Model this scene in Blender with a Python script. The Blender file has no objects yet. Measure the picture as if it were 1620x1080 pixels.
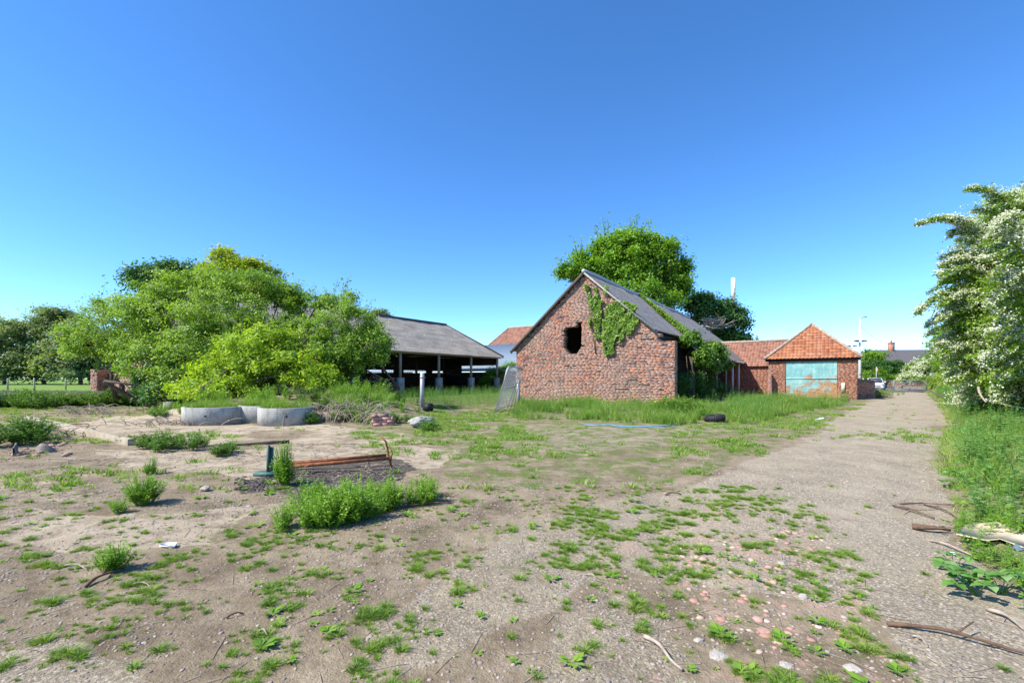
import bpy, math, random
import numpy as np
from mathutils import Vector, Matrix
R = math.radians
rng = np.random.default_rng(7)
random.seed(7)
sc = bpy.context.scene
COL = sc.collection

# ---------------------------------------------------------------- camera, sky, sun
HZ = 598.0; F = 720.0; CAMH = 1.5           # horizon row, focal length (px of the 1620 px frame), eye height
cam_d = bpy.data.cameras.new("camera"); cam = bpy.data.objects.new("camera", cam_d); COL.objects.link(cam)
cam.location = (0, 0, CAMH); cam.rotation_euler = (R(90), 0, 0)
cam_d.sensor_width = 36; cam_d.lens = 16.0
cam_d.shift_y = (HZ - 540) / 1620.0
cam_d.clip_start = .05; cam_d.clip_end = 3000
sc.camera = cam
SUN_EL = 47; SUN_AZ = -111                    # degrees; azimuth clockwise from +Y (so the sun stands at the left)
w = bpy.data.worlds.new("World"); sc.world = w; w.use_nodes = True
nt = w.node_tree; sky = nt.nodes.new('ShaderNodeTexSky'); sky.sky_type = 'NISHITA'; sky.sun_disc = False
sky.sun_elevation = R(SUN_EL); sky.sun_rotation = R(SUN_AZ)
sky.altitude = 3400; sky.air_density = 1.0; sky.dust_density = .25; sky.ozone_density = 4.5
hs = nt.nodes.new('ShaderNodeHueSaturation'); hs.inputs['Saturation'].default_value = 1.18; hs.inputs['Value'].default_value = 1.14; hs.inputs['Hue'].default_value = .501
bg = nt.nodes['Background']; bg.inputs[1].default_value = .15
nt.links.new(sky.outputs[0], hs.inputs['Color']); nt.links.new(hs.outputs[0], bg.inputs[0])
sd = bpy.data.lights.new("sun", 'SUN'); sd.energy = 4.4; sd.angle = R(.55); sd.color = (1, .94, .84)
so = bpy.data.objects.new("sun", sd); COL.objects.link(so)
dv = Vector((math.sin(R(SUN_AZ)) * math.cos(R(SUN_EL)), math.cos(R(SUN_AZ)) * math.cos(R(SUN_EL)), math.sin(R(SUN_EL))))
so.rotation_euler = dv.to_track_quat('Z', 'Y').to_euler()
sc.view_settings.view_transform = 'Standard'; sc.view_settings.look = 'None'
sc.view_settings.exposure = .95; sc.view_settings.gamma = 1
sc.cycles.max_bounces = 6; sc.cycles.diffuse_bounces = 3; sc.cycles.transmission_bounces = 3; sc.cycles.transparent_max_bounces = 8
sc.cycles.use_denoising = True

# ---------------------------------------------------------------- helpers
def g(u, v):
    """ground point seen at column u, row v"""
    Y = CAMH * F / (v - HZ); return ((u - 810) / F * Y, Y)
def at(u, v, Y):
    return ((u - 810) / F * Y, Y, CAMH - (v - HZ) / F * Y)
DB = np.array((.5735, .8192, 0)); DW = np.array((.8192, -.5735, 0))      # the farmyard's two building directions

def hash2(ix, iy, s):
    h = (ix.astype(np.int64) * 374761393 + iy.astype(np.int64) * 668265263 + s * 974634777) & 0xffffffff
    h = ((h ^ (h >> 13)) * 1274126177) & 0xffffffff
    return ((h ^ (h >> 16)) & 0xffff) / 65535.0
def vnoise(x, y, s=0):
    x = np.asarray(x, float); y = np.asarray(y, float)
    ix = np.floor(x); iy = np.floor(y); fx = x - ix; fy = y - iy
    fx = fx * fx * (3 - 2 * fx); fy = fy * fy * (3 - 2 * fy); ix = ix.astype(np.int64); iy = iy.astype(np.int64)
    a = hash2(ix, iy, s); b = hash2(ix + 1, iy, s); c = hash2(ix, iy + 1, s); d = hash2(ix + 1, iy + 1, s)
    return (a * (1 - fx) + b * fx) * (1 - fy) + (c * (1 - fx) + d * fx) * fy
def fbm(x, y, s=0, o=4):
    t = 0; amp = .5; n = 0
    for k in range(o):
        t = t + amp * vnoise(x * 2 ** k, y * 2 ** k, s + k); n += amp; amp *= .5
    return t / n
def sstep(a, b, x):
    t = np.clip((x - a) / (b - a), 0, 1); return t * t * (3 - 2 * t)
def in_poly(u, v, poly):
    u = np.asarray(u, float); v = np.asarray(v, float); r = np.zeros(u.shape, bool); n = len(poly)
    for i in range(n):
        x1, y1 = poly[i]; x2, y2 = poly[(i + 1) % n]
        if y1 == y2: continue
        c = ((y1 > v) != (y2 > v)) & (u < (x2 - x1) * (v - y1) / (y2 - y1) + x1); r ^= c
    return r

class MB:
    """collects geometry; build() links it as one mesh object"""
    def __init__(s): s.V = []; s.n = 0; s.F = []; s.r = []; s.nv = []
    def add(s, V, Fs, r=.5):
        V = np.asarray(V, float).reshape(-1, 3)
        Fs = [np.asarray(Fs)] if isinstance(Fs, np.ndarray) else Fs
        if isinstance(Fs, list) and len(Fs) and not isinstance(Fs[0], np.ndarray):
            by = {}
            for f in Fs: by.setdefault(len(f), []).append(f)
            Fs = [np.array(x) for x in by.values()]
        for f in Fs: s.F.append(f + s.n)
        s.V.append(V); s.n += len(V)
        s.r.append(np.full(len(V), r) if np.isscalar(r) else np.asarray(r, float))
    def box(s, c, d, rz=0, r=.5, ax=None):
        c = np.array(c, float); h = np.array(d, float) / 2
        P = np.array([(x, y, z) for x in (-1, 1) for y in (-1, 1) for z in (-1, 1)]) * h
        if ax is not None: P = P @ np.array(ax)
        else:
            ca, sa = math.cos(rz), math.sin(rz); P = P @ np.array([[ca, sa, 0], [-sa, ca, 0], [0, 0, 1]])
        s.add(P + c, [(0, 1, 3, 2), (4, 6, 7, 5), (0, 4, 5, 1), (2, 3, 7, 6), (0, 2, 6, 4), (1, 5, 7, 3)], r)
    def bar(s, a, b, w_, h_, r=.5, up=(0, 0, 1)):
        a = np.array(a, float); b = np.array(b, float); d = b - a; L = np.linalg.norm(d); d /= L
        x = np.cross(d, up); 
        if np.linalg.norm(x) < 1e-6: x = np.cross(d, (1, 0, 0))
        x /= np.linalg.norm(x); z = np.cross(x, d)
        s.box((a + b) / 2, (w_, L, h_), ax=[x, d, z], r=r)
    def tube(s, pts, rad, n=6, r=.5, cap=True):
        pts = np.asarray(pts, float); m = len(pts); rad = np.full(m, rad) if np.isscalar(rad) else np.asarray(rad, float)
        T = np.gradient(pts, axis=0); T /= np.linalg.norm(T, axis=1)[:, None] + 1e-9
        a = np.array((0, 0, 1.)) if abs(T[0][2]) < .9 else np.array((1., 0, 0)); V = []
        for i in range(m):
            x = np.cross(T[i], a); x /= np.linalg.norm(x) + 1e-9; y = np.cross(x, T[i]); a = y
            for k in range(n):
                q = 2 * math.pi * k / n; V.append(pts[i] + rad[i] * (math.cos(q) * x + math.sin(q) * y))
        Fs = [(i * n + k, i * n + (k + 1) % n, (i + 1) * n + (k + 1) % n, (i + 1) * n + k) for i in range(m - 1) for k in range(n)]
        Fs = [np.array(Fs)]
        if cap: Fs += [np.array([list(range(n))[::-1]]), np.array([[(m - 1) * n + k for k in range(n)]])]
        s.add(V, Fs, r)
    def cyl(s, c, rad, h, n=16, r=.5, r2=None):
        c = np.array(c, float); s.tube([c, c + (0, 0, h)], [rad, rad if r2 is None else r2], n, r)
    def ring(s, c, R0, r0, h, n=40, r=.5, a0=0, a1=2 * math.pi):
        V = []; full = abs(a1 - a0 - 2 * math.pi) < 1e-6; m = n if full else n + 1
        for i in range(m):
            q = a0 + (a1 - a0) * i / n
            for (rr, z) in ((R0, 0), (R0, h - .01), (R0 - .01, h), (r0 + .01, h), (r0, h - .01), (r0, 0)):
                V.append((c[0] + rr * math.cos(q), c[1] + rr * math.sin(q), c[2] + z))
        Fs = []
        for i in range(n):
            j = (i + 1) % m
            for k in range(6):
                l = (k + 1) % 6; Fs.append((i * 6 + k, j * 6 + k, j * 6 + l, i * 6 + l))
        if not full: Fs += [tuple(range(6)), tuple((m - 1) * 6 + k for k in range(5, -1, -1))]
        s.add(V, Fs, r)
    def grid(s, P, r=.5, mask=None):
        """P: array (m,n,3)"""
        m, n = P.shape[:2]; I = np.arange(m * n).reshape(m, n)
        q = np.stack([I[:-1, :-1], I[1:, :-1], I[1:, 1:], I[:-1, 1:]], -1).reshape(-1, 4)
        if mask is not None: q = q[mask.reshape(-1)]
        s.add(P.reshape(-1, 3), [q], r)
    def build(s, name, mat, parent=None, smooth=False, label=None, cat=None, group=None, kind=None, loc=None):
        me = bpy.data.meshes.new(name)
        V = np.concatenate(s.V) if s.V else np.zeros((0, 3)); rr = np.concatenate(s.r)
        org = np.zeros(3)
        if loc is not None: org = np.array(loc, float)
        elif parent is not None: org = np.array(parent.location) + (np.array(parent.parent.location) if parent.parent is not None else 0)
        elif kind is None: org = np.array(((V[:, 0].min() + V[:, 0].max()) / 2, (V[:, 1].min() + V[:, 1].max()) / 2, V[:, 2].min()))
        me.vertices.add(len(V)); me.vertices.foreach_set('co', (V - org).astype(np.float32).ravel())
        nl = sum(f.size for f in s.F); nf = sum(len(f) for f in s.F)
        me.loops.add(nl); me.loops.foreach_set('vertex_index', np.concatenate([f.ravel() for f in s.F]).astype(np.int32))
        tot = np.concatenate([np.full(len(f), f.shape[1]) for f in s.F]); st = np.concatenate([[0], np.cumsum(tot)[:-1]])
        me.polygons.add(nf); me.polygons.foreach_set('loop_start', st.astype(np.int32)); me.polygons.foreach_set('loop_total', tot.astype(np.int32))
        if smooth: me.polygons.foreach_set('use_smooth', np.ones(nf, bool))
        a = me.attributes.new('r', 'FLOAT', 'POINT'); a.data.foreach_set('value', rr.astype(np.float32))
        me.update(calc_edges=True); me.validate()
        if mat is not None:
            for mm in (mat if isinstance(mat, (list, tuple)) else [mat]): me.materials.append(mm)
        o = bpy.data.objects.new(name, me); COL.objects.link(o)
        if parent is not None: o.parent = parent
        else: o.location = org
        tag(o, label, cat, group, kind)
        return o
def tag(o, label=None, cat=None, group=None, kind=None):
    if label: o['label'] = label
    if cat: o['category'] = cat
    if group: o['group'] = group
    if kind: o['kind'] = kind
    return o
def empty(name, loc, label, cat, group=None):
    o = bpy.data.objects.new(name, None); COL.objects.link(o); o.location = loc; o.empty_display_size = .2
    return tag(o, label, cat, group)

# ---------------------------------------------------------------- materials
def mat_base(name, rough=.8):
    m = bpy.data.materials.new(name); m.use_nodes = True; t = m.node_tree; b = t.nodes['Principled BSDF']
    b.inputs['Roughness'].default_value = rough; b.inputs['Specular IOR Level'].default_value = .3
    return m, t, b
def ramp(t, fac, stops, interp='LINEAR'):
    n = t.nodes.new('ShaderNodeValToRGB'); n.color_ramp.interpolation = interp
    e = n.color_ramp.elements
    while len(e) < len(stops): e.new(.5)
    for k, (p, c) in enumerate(stops):
        e[k].position = p; e[k].color = (c[0], c[1], c[2], 1) if not np.isscalar(c) else (c, c, c, 1)
    t.links.new(fac, n.inputs[0]); return n.outputs[0]
def noise(t, scale, detail=4, vec=None, rough=.55, kind='Object'):
    n = t.nodes.new('ShaderNodeTexNoise'); n.inputs['Scale'].default_value = scale; n.inputs['Detail'].default_value = detail
    n.inputs['Roughness'].default_value = rough
    if vec is None:
        tc = t.nodes.new('ShaderNodeTexCoord'); vec = tc.outputs[kind]
    t.links.new(vec, n.inputs['Vector']); return n.outputs['Fac']
def mapping(t, scale, rot=(0, 0, 0), kind='Object'):
    tc = t.nodes.new('ShaderNodeTexCoord'); m = t.nodes.new('ShaderNodeMapping')
    m.inputs['Scale'].default_value = scale; m.inputs['Rotation'].default_value = rot
    t.links.new(tc.outputs[kind], m.inputs[0]); return m.outputs[0]
def attr(t, name='r'):
    n = t.nodes.new('ShaderNodeAttribute'); n.attribute_name = name; return n.outputs['Fac']
def mix(t, fac, a, b, mode='MIX'):
    n = t.nodes.new('ShaderNodeMix'); n.data_type = 'RGBA'; n.blend_type = mode
    for inp, v in ((n.inputs['Factor'], fac), (n.inputs[6], a), (n.inputs[7], b)):
        if isinstance(v, bpy.types.NodeSocket): t.links.new(v, inp)
        elif np.isscalar(v): inp.default_value = v if inp.name == 'Factor' else (v, v, v, 1)
        else: inp.default_value = (v[0], v[1], v[2], 1)
    return n.outputs[2]
def mth(t, op, a, b=None):
    n = t.nodes.new('ShaderNodeMath'); n.operation = op
    for k, v in enumerate((a, b)):
        if v is None: continue
        if isinstance(v, bpy.types.NodeSocket): t.links.new(v, n.inputs[k])
        else: n.inputs[k].default_value = v
    return n.outputs[0]
def bump(t, b, h, dist=.02, strength=.6):
    n = t.nodes.new('ShaderNodeBump'); n.inputs['Distance'].default_value = dist; n.inputs['Strength'].default_value = strength
    t.links.new(h, n.inputs['Height']); t.links.new(n.outputs[0], b.inputs['Normal'])
def plain(name, c, rough=.8, var=.25, scale=6, metal=0, bmp=0, c2=None):
    m, t, b = mat_base(name, rough)
    f = noise(t, scale, 6)
    c = np.array(c); c2 = np.array(c2) if c2 is not None else c * (1 + var)
    t.links.new(ramp(t, f, [(.3, c * (1 - var)), (.7, c2)]), b.inputs['Base Color']); b.inputs['Metallic'].default_value = metal
    if bmp: bump(t, b, noise(t, scale * 6, 5), bmp)
    return m
def leaf_mat(name, cols, trans=.35, rough=.5, big=None):
    m, t, b = mat_base(name, rough); b.inputs['Specular IOR Level'].default_value = .35
    n = len(cols); c = ramp(t, attr(t), [(k / (n - 1), cols[k]) for k in range(n)])
    if big: c = mix(t, ramp(t, noise(t, big[0], 3), [(.42, 0.), (.6, 1.)]), c, big[1])
    t.links.new(c, b.inputs['Base Color'])
    tr = t.nodes.new('ShaderNodeBsdfTranslucent'); ms = t.nodes.new('ShaderNodeMixShader'); ms.inputs[0].default_value = trans
    hue = mix(t, 1.0, c, (1.25, 1.3, .5), 'MULTIPLY'); t.links.new(hue, tr.inputs[0])
    t.links.new(b.outputs[0], ms.inputs[1]); t.links.new(tr.outputs[0], ms.inputs[2])
    t.links.new(ms.outputs[0], t.nodes['Material Output'].inputs[0]); return m

M = {}
M['elder'] = leaf_mat('elder leaves', [(.09, .175, .035), (.16, .29, .04), (.26, .4, .055), (.38, .51, .08)], .45)
M['elderbright'] = leaf_mat('bright elder leaves', [(.17, .28, .025), (.3, .44, .035), (.45, .58, .05)], .5)
M['darkleaf'] = leaf_mat('dark green leaves', [(.035, .1, .022), (.06, .16, .03), (.1, .22, .04)], .3)
M['yellowleaf'] = leaf_mat('yellow green leaves', [(.14, .24, .02), (.27, .36, .025), (.45, .45, .035)], .45)
M['sycamore'] = leaf_mat('sycamore leaves', [(.07, .17, .018), (.15, .3, .025), (.28, .46, .035)], .45)
M['farleaf'] = leaf_mat('distant tree leaves', [(.12, .19, .1), (.19, .27, .11), (.28, .33, .12)], .45)
M['ivy'] = leaf_mat('ivy leaves', [(.05, .13, .015), (.12, .24, .025), (.26, .38, .04)], .25, .4)
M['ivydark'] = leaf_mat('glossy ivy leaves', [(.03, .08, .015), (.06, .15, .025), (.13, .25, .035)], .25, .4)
M['hawleaf'] = leaf_mat('hawthorn leaves', [(.12, .22, .025), (.2, .34, .035), (.3, .43, .05)], .45)
M['blossom'] = leaf_mat('hawthorn blossom', [(.5, .52, .36), (.68, .68, .55), (.8, .79, .7)], .3, .7)
M['grass'] = leaf_mat('grass blades', [(.08, .17, .025), (.16, .3, .035), (.22, .37, .05), (.3, .4, .09), (.46, .42, .2)], .4)
M['tuft'] = leaf_mat('low weed leaves', [(.085, .165, .025), (.16, .28, .035), (.25, .37, .055), (.36, .37, .13)], .35)
M['nettle'] = leaf_mat('nettle leaves', [(.07, .18, .03), (.12, .27, .05), (.19, .36, .08), (.26, .4, .16)], .35)
M['bramble'] = leaf_mat('bramble leaves', [(.05, .12, .02), (.1, .21, .03), (.2, .33, .05)], .3)
M['weed'] = leaf_mat('weed leaves', [(.1, .22, .025), (.19, .36, .035), (.3, .47, .055)], .35)
M['bark'] = plain('bark', (.11, .085, .065), .95, .4, 12, bmp=.02)
M['deadwood'] = plain('bleached dead wood', (.33, .27, .21), .9, .35, 20)
M['stick'] = plain('brown stick bark', (.13, .08, .05), .9, .4, 25)
M['concrete'] = plain('weathered concrete', (.3, .3, .275), .9, .35, 3, bmp=.006, c2=(.46, .45, .41))
M['dirtyconcrete'] = plain('dirty broken concrete', (.22, .19, .16), .95, .35, 9, bmp=.02)
M['paleconcrete'] = plain('pale dusty concrete', (.32, .27, .2), .95, .22, 4, bmp=.006)
M['galv'] = plain('galvanised steel', (.33, .34, .34), .55, .2, 8, metal=.3)
M['white'] = plain('white painted metal', (.75, .76, .77), .4, .05, 5)
M['soil'] = plain('bare soil', (.22, .165, .125), .95, .35, 5, bmp=.03)
M['black'] = plain('black rubber', (.018, .018, .02), .6, .3, 30)
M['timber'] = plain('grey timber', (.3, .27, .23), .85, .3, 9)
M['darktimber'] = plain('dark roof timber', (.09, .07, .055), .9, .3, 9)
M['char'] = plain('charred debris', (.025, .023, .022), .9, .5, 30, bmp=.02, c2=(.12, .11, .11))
M['wood'] = plain('pale plywood', (.55, .45, .3), .8, .15, 3)

# bricks: colour by the brick (attribute r), patches by noise
def brick_mat(name, cols, patch=(.3, .2, .17), pf=.5, ps=.5, dark=(.07, .055, .055)):
    m, t, b = mat_base(name, .9); n = len(cols)
    c = ramp(t, attr(t), [(k / (n - 1), cols[k]) for k in range(n)])
    c = mix(t, mth(t, 'MULTIPLY', ramp(t, noise(t, ps, 5), [(.42, 0.), (.62, 1.)]), pf), c, patch)
    c = mix(t, ramp(t, noise(t, 1.3, 6, mapping(t, (1, 1, 1.6)), .7), [(.54, 0.), (.68, .75)]), c, dark)
    c = mix(t, ramp(t, noise(t, 2.1, 7, mapping(t, (1, 1, 2.2), kind='Generated' if 0 else 'Object'), .75), [(.55, 0.), (.68, .7)]), c, np.array(patch) * 1.25)
    c = mix(t, .35, c, ramp(t, noise(t, 14, 4), [(.3, .45), (.7, 1.)]), 'MULTIPLY')
    t.links.new(c, b.inputs['Base Color']); bump(t, b, noise(t, 30, 4), .012, .7); return m
M['oldbrick'] = brick_mat('old red brick', [(.22, .135, .12), (.35, .165, .125), (.43, .2, .14), (.56, .25, .14), (.4, .24, .19), (.5, .35, .28), (.2, .155, .15)], (.42, .3, .235), .6, .5)
M['newbrick'] = brick_mat('garage brick', [(.3, .13, .09), (.4, .18, .11), (.48, .24, .15), (.36, .16, .12)], (.4, .24, .17), .3, .8, (.22, .12, .1))
M['pinkbrick'] = brick_mat('pink washed brick', [(.4, .2, .17), (.5, .28, .24), (.45, .22, .18)], (.5, .36, .3), .6, .8, (.25, .14, .12))
M['mortar'] = plain('crumbling mortar', (.25, .175, .135), .95, .3, 8)

# ---------------------------------------------------------------- ground relief and zones
RINGS = [(-9.95, 15.35), (-8.6, 15.8), (-7.5, 15.15)]
def edge_right(v):                     # right edge of the track: column at row v
    return np.interp(v, [618, 625, 640, 660, 700, 760, 800, 850, 900, 960, 1000, 1080, 1400], [1462, 1470, 1488, 1500, 1492, 1500, 1512, 1530, 1570, 1640, 1700, 1850, 2600])
def edge_left(v):
    return np.interp(v, [618, 630, 650, 680, 700, 720, 750, 780, 820, 870, 960, 1080, 1400], [1392, 1385, 1345, 1290, 1255, 1215, 1150, 1070, 980, 880, 1380, 1420, 1500])
def uv(x, y):
    y = np.maximum(y, .8); return 810 + F * x / y, HZ + CAMH * F / y
def height(x, y):
    x = np.asarray(x, float); y = np.asarray(y, float); u, v = uv(x, y)
    h = .06 * (fbm(x * .35, y * .35, 3) - .5)
    near = np.clip(1 - y / 60, 0, 1)
    h = h + .035 * (fbm(x * 1.7, y * 1.7, 9) - .5) * near + .016 * (fbm(x * 9, y * 9, 21, 3) - .5) * near
    er = (edge_right(v) - 810) / F * y
    h = h + .22 * sstep(.2, 1.6, x - er) * sstep(1.5, 4, y) - .03 * sstep(-1.2, -.2, x - er) * (x < er + .2)
    m = np.exp(-(((x + 8.5) / 4.6) ** 4 + ((y - 18.6) / 2.6) ** 4)); h = h + .75 * m * (.8 + .4 * fbm(x * .8, y * .8, 5))
    m2 = np.exp(-(((x + 4.3) / 1.9) ** 2 + ((y - 17.3) / 1.6) ** 2)); h = h + .0 * m2
    # a wheel track curving through the yard
    d = np.abs(x - (1.2 + .22 * (y - 3) + .012 * (y - 3) ** 2)); h = h - .025 * np.exp(-(d / .3) ** 2) * (y < 16)
    return h * sstep(-1, 1.5, y) 
def zs(x, y): return float(height(np.array([x]), np.array([y]))[0])

def zones(x, y):
    n1 = (fbm(x * .9, y * .9, 31) - .5); n2 = (fbm(x * .9, y * .9, 47) - .5)
    xx = x + n1 * np.minimum(1.6, .2 + y * .1); yy = y + n2 * np.minimum(1.8, .15 + y * .08)
    u, v = uv(xx, yy); f = (y > .9)
    nb = fbm(x * .5, y * .5, 77)
    track = ((u < edge_right(v)) & (u > edge_left(v)) & (v > 617)) * 1.0
    br = in_poly(u, v, [(700, 900), (830, 830), (980, 790), (1070, 770), (1120, 800), (980, 880), (900, 960), (860, 1080), (760, 1300), (1080, 1300), (1060, 980), (1000, 930), (560, 1090), (580, 1000)]) * .8
    br2 = in_poly(u, v, [(0, 1030), (110, 1000), (230, 1080), (300, 1300), (-100, 1300)]) * .9
    mid = in_poly(u, v, [(780, 672), (1120, 672), (1250, 668), (1100, 690), (900, 720), (780, 700)]) * .6
    track = np.maximum.reduce([track, br, br2, mid]) * f
    grassy = (in_poly(u, v, [(1700, 560), (edge_right(640), 605), (1510, 720), (1500, 780), (1540, 850), (1620, 930), (1900, 1000)])) * .8
    grassy = np.maximum(grassy, in_poly(u, v, [(640, 640), (800, 640), (1170, 640), (1390, 628), (1300, 665), (1200, 720), (1060, 760), (860, 770), (700, 760), (720, 700), (560, 690), (560, 640)]) * .75)
    grassy = np.maximum(grassy, in_poly(u, v, [(-4000, 598.5), (560, 598.5), (800, 599), (800, 640), (250, 642), (100, 640), (0, 655), (-4000, 700)]) * 1.0)
    grassy = np.maximum(grassy, in_poly(u, v, [(1080, 780), (1220, 775), (1330, 850), (1380, 960), (1400, 1100), (1000, 1100), (880, 950), (600, 860), (250, 900), (200, 860), (430, 820), (900, 800)]) * .46)
    grassy = np.maximum(grassy, in_poly(u, v, [(-60, 690), (640, 690), (760, 800), (560, 870), (100, 1090), (-60, 1090)]) * .3)
    grassy = grassy * f
    conc = np.maximum(in_poly(u, v, [(160, 657), (285, 660), (290, 672), (500, 672), (700, 690), (660, 700), (470, 702), (300, 705), (200, 700), (110, 690)]) * 1.0,
                      in_poly(u, v, [(150, 712), (470, 705), (620, 700), (740, 712), (700, 740), (560, 750), (420, 775), (300, 740), (180, 742)]) * .8)
    conc = np.maximum(conc, in_poly(u, v, [(-60, 800), (180, 815), (330, 800), (440, 790), (330, 860), (150, 880), (-60, 850)]) * .8)
    conc = np.maximum(conc, in_poly(u, v, [(-60, 755), (150, 760), (150, 800), (-60, 790)]) * .6) * sstep(.35, .55, nb + .1) * f
    ash = np.maximum(in_poly(u, v, [(440, 735), (640, 722), (665, 745), (560, 790), (490, 800), (430, 770)]) * 1.0, in_poly(u, v, [(370, 762), (430, 752), (440, 775), (380, 778)]) * 1.0) * f
    pink = in_poly(u, v, [(1180, 790), (1260, 830), (1330, 900), (1400, 1000), (1460, 1110), (1060, 1110), (1120, 1000), (1080, 900), (960, 860), (1040, 820)]) * f * 1.0
    return track, grassy, conc, ash, pink

def ground_material():
    m, t, b = mat_base('yard ground', .95); b.inputs['Specular IOR Level'].default_value = .15
    P = 'Object'
    fine = noise(t, 90, 5, rough=.7); med = noise(t, 14, 6, rough=.65); big = noise(t, 1.6, 6, rough=.6); huge = noise(t, .35, 4)
    soil = ramp(t, big, [(.3, (.145, .11, .075)), (.48, (.24, .187, .131)), (.68, (.35, .28, .2))])
    soil = mix(t, .55, soil, ramp(t, med, [(.28, .5), (.6, 1.15)]), 'MULTIPLY')
    soil = mix(t, ramp(t, noise(t, 3.3, 7, rough=.72), [(.5, 0.), (.68, .7)]), soil, (.36, .3, .225))
    soil = mix(t, ramp(t, noise(t, 4.7, 7, rough=.72), [(.58, 0.), (.7, .75)]), soil, (.1, .078, .058))
    soil = mix(t, ramp(t, fine, [(.58, 0.), (.74, .6)]), soil, (.42, .36, .28))
    vo = t.nodes.new('ShaderNodeTexVoronoi'); vo.inputs['Scale'].default_value = 75; vo.inputs['Randomness'].default_value = 1
    tc = t.nodes.new('ShaderNodeTexCoord'); t.links.new(tc.outputs[P], vo.inputs['Vector'])
    sep = t.nodes.new('ShaderNodeSeparateColor'); t.links.new(vo.outputs['Color'], sep.inputs[0])
    grav = ramp(t, sep.outputs[0], [(0, (.13, .108, .086)), (.35, (.235, .195, .152)), (.7, (.34, .29, .225)), (.93, (.5, .43, .34)), (1., (.58, .55, .48))])
    grav = mix(t, .5, grav, ramp(t, big, [(.3, .6), (.65, 1.2)]), 'MULTIPLY')
    pale = ramp(t, noise(t, .9, 7, rough=.7), [(.5, 0.), (.7, .6)])
    grav = mix(t, pale, grav, (.5, .44, .36))
    tr = ramp(t, mth(t, 'ADD', mth(t, 'MULTIPLY', attr(t, 'track'), .8), mth(t, 'SUBTRACT', med, .5)), [(.15, 0.), (.9, 1.)])
    c = mix(t, tr, soil, mix(t, ramp(t, noise(t, 1.1, 7, rough=.75), [(.4, .1), (.65, .6)]), grav, (.44, .37, .28)))
    cc = ramp(t, noise(t, 2.5, 6), [(.3, (.34, .27, .2)), (.65, (.5, .42, .33))])
    c = mix(t, ramp(t, mth(t, 'ADD', attr(t, 'conc'), mth(t, 'MULTIPLY', mth(t, 'SUBTRACT', noise(t, 3.5, 6, rough=.7), .5), 2.2)), [(.5, 0.), (.85, .85)]), c, cc)
    pk = ramp(t, noise(t, 22, 3), [(.3, (.4, .24, .19)), (.7, (.52, .36, .3))])
    c = mix(t, ramp(t, mth(t, 'MULTIPLY', attr(t, 'pink'), noise(t, 3.2, 6, rough=.7)), [(.5, 0.), (.66, .75)]), c, pk)
    gr = ramp(t, noise(t, 40, 4, rough=.7), [(.3, (.055, .085, .022)), (.55, (.13, .18, .04)), (.75, (.24, .25, .09))])
    c = mix(t, ramp(t, mth(t, 'ADD', attr(t, 'grassy'), mth(t, 'MULTIPLY', mth(t, 'SUBTRACT', noise(t, 2.2, 7, rough=.75), .5), 2.6)), [(.62, 0.), (.95, .95)]), c, gr)
    # the pasture beyond the yard
    c = mix(t, attr(t, 'field'), c, ramp(t, noise(t, .5, 6), [(.3, (.13, .22, .035)), (.7, (.19, .29, .055))]))
    c = mix(t, ramp(t, mth(t, 'ADD', attr(t, 'ash'), mth(t, 'SUBTRACT', noise(t, 6, 5), .5)), [(.6, 0.), (.9, .85)]), c, (.06, .052, .05))
    c = mix(t, 1.0, c, (.98, .98, .91), 'MULTIPLY')          # the earth's own yellowish cast
    t.links.new(c, b.inputs['Base Color'])
    h = mth(t, 'ADD', mth(t, 'MULTIPLY', fine, .5), mth(t, 'ADD', mth(t, 'ADD', med, noise(t, 38, 5, rough=.7)), mth(t, 'MULTIPLY', vo.outputs['Distance'], -.18)))
    bump(t, b, h, .022, .85); return m

def build_ground():
    def axis(lo, hi, fine, k):
        xs = [0.]; 
        while xs[-1] < hi: xs.append(xs[-1] + min(fine + k * xs[-1], 60))
        ys = [0.]
        while ys[-1] > lo: ys.append(ys[-1] - min(fine + k * abs(ys[-1]), 60))
        return np.array(sorted(set(xs + ys)))
    X = axis(-1400, 1400, .022, .0125)
    Ys = [1.9]
    while Ys[-1] < 1500: Ys.append(Ys[-1] + max(.012, Ys[-1] * .0075))
    Ys = [-60, -30, -15, -8, -4, -2, -1, 0, .6, 1.1, 1.5, 1.75] + Ys
    Y = np.array(Ys); gx, gy = np.meshgrid(X, Y)
    gz = height(gx, gy)
    mb = MB(); mb.grid(np.stack([gx, gy, gz], -1)[:, :, :][:, ::-1])
    o = mb.build('ground', ground_material(), kind='structure', smooth=True, loc=(0, 0, 0))
    tr, gr, cc, ash, pk = [z[:, ::-1].ravel() for z in zones(gx, gy)]
    u, v = uv(gx, gy)
    fld = (((v < 622) & (u < 560)) | (v < 606)) * (gy > 1)
    for nm, z in (('track', tr), ('grassy', gr), ('conc', cc), ('ash', ash), ('pink', pk), ('field', fld[:, ::-1].ravel() * 1.0)):
        a = o.data.attributes.new(nm, 'FLOAT', 'POINT'); a.data.foreach_set('value', z.astype(np.float32))
    return o
build_ground()

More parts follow.
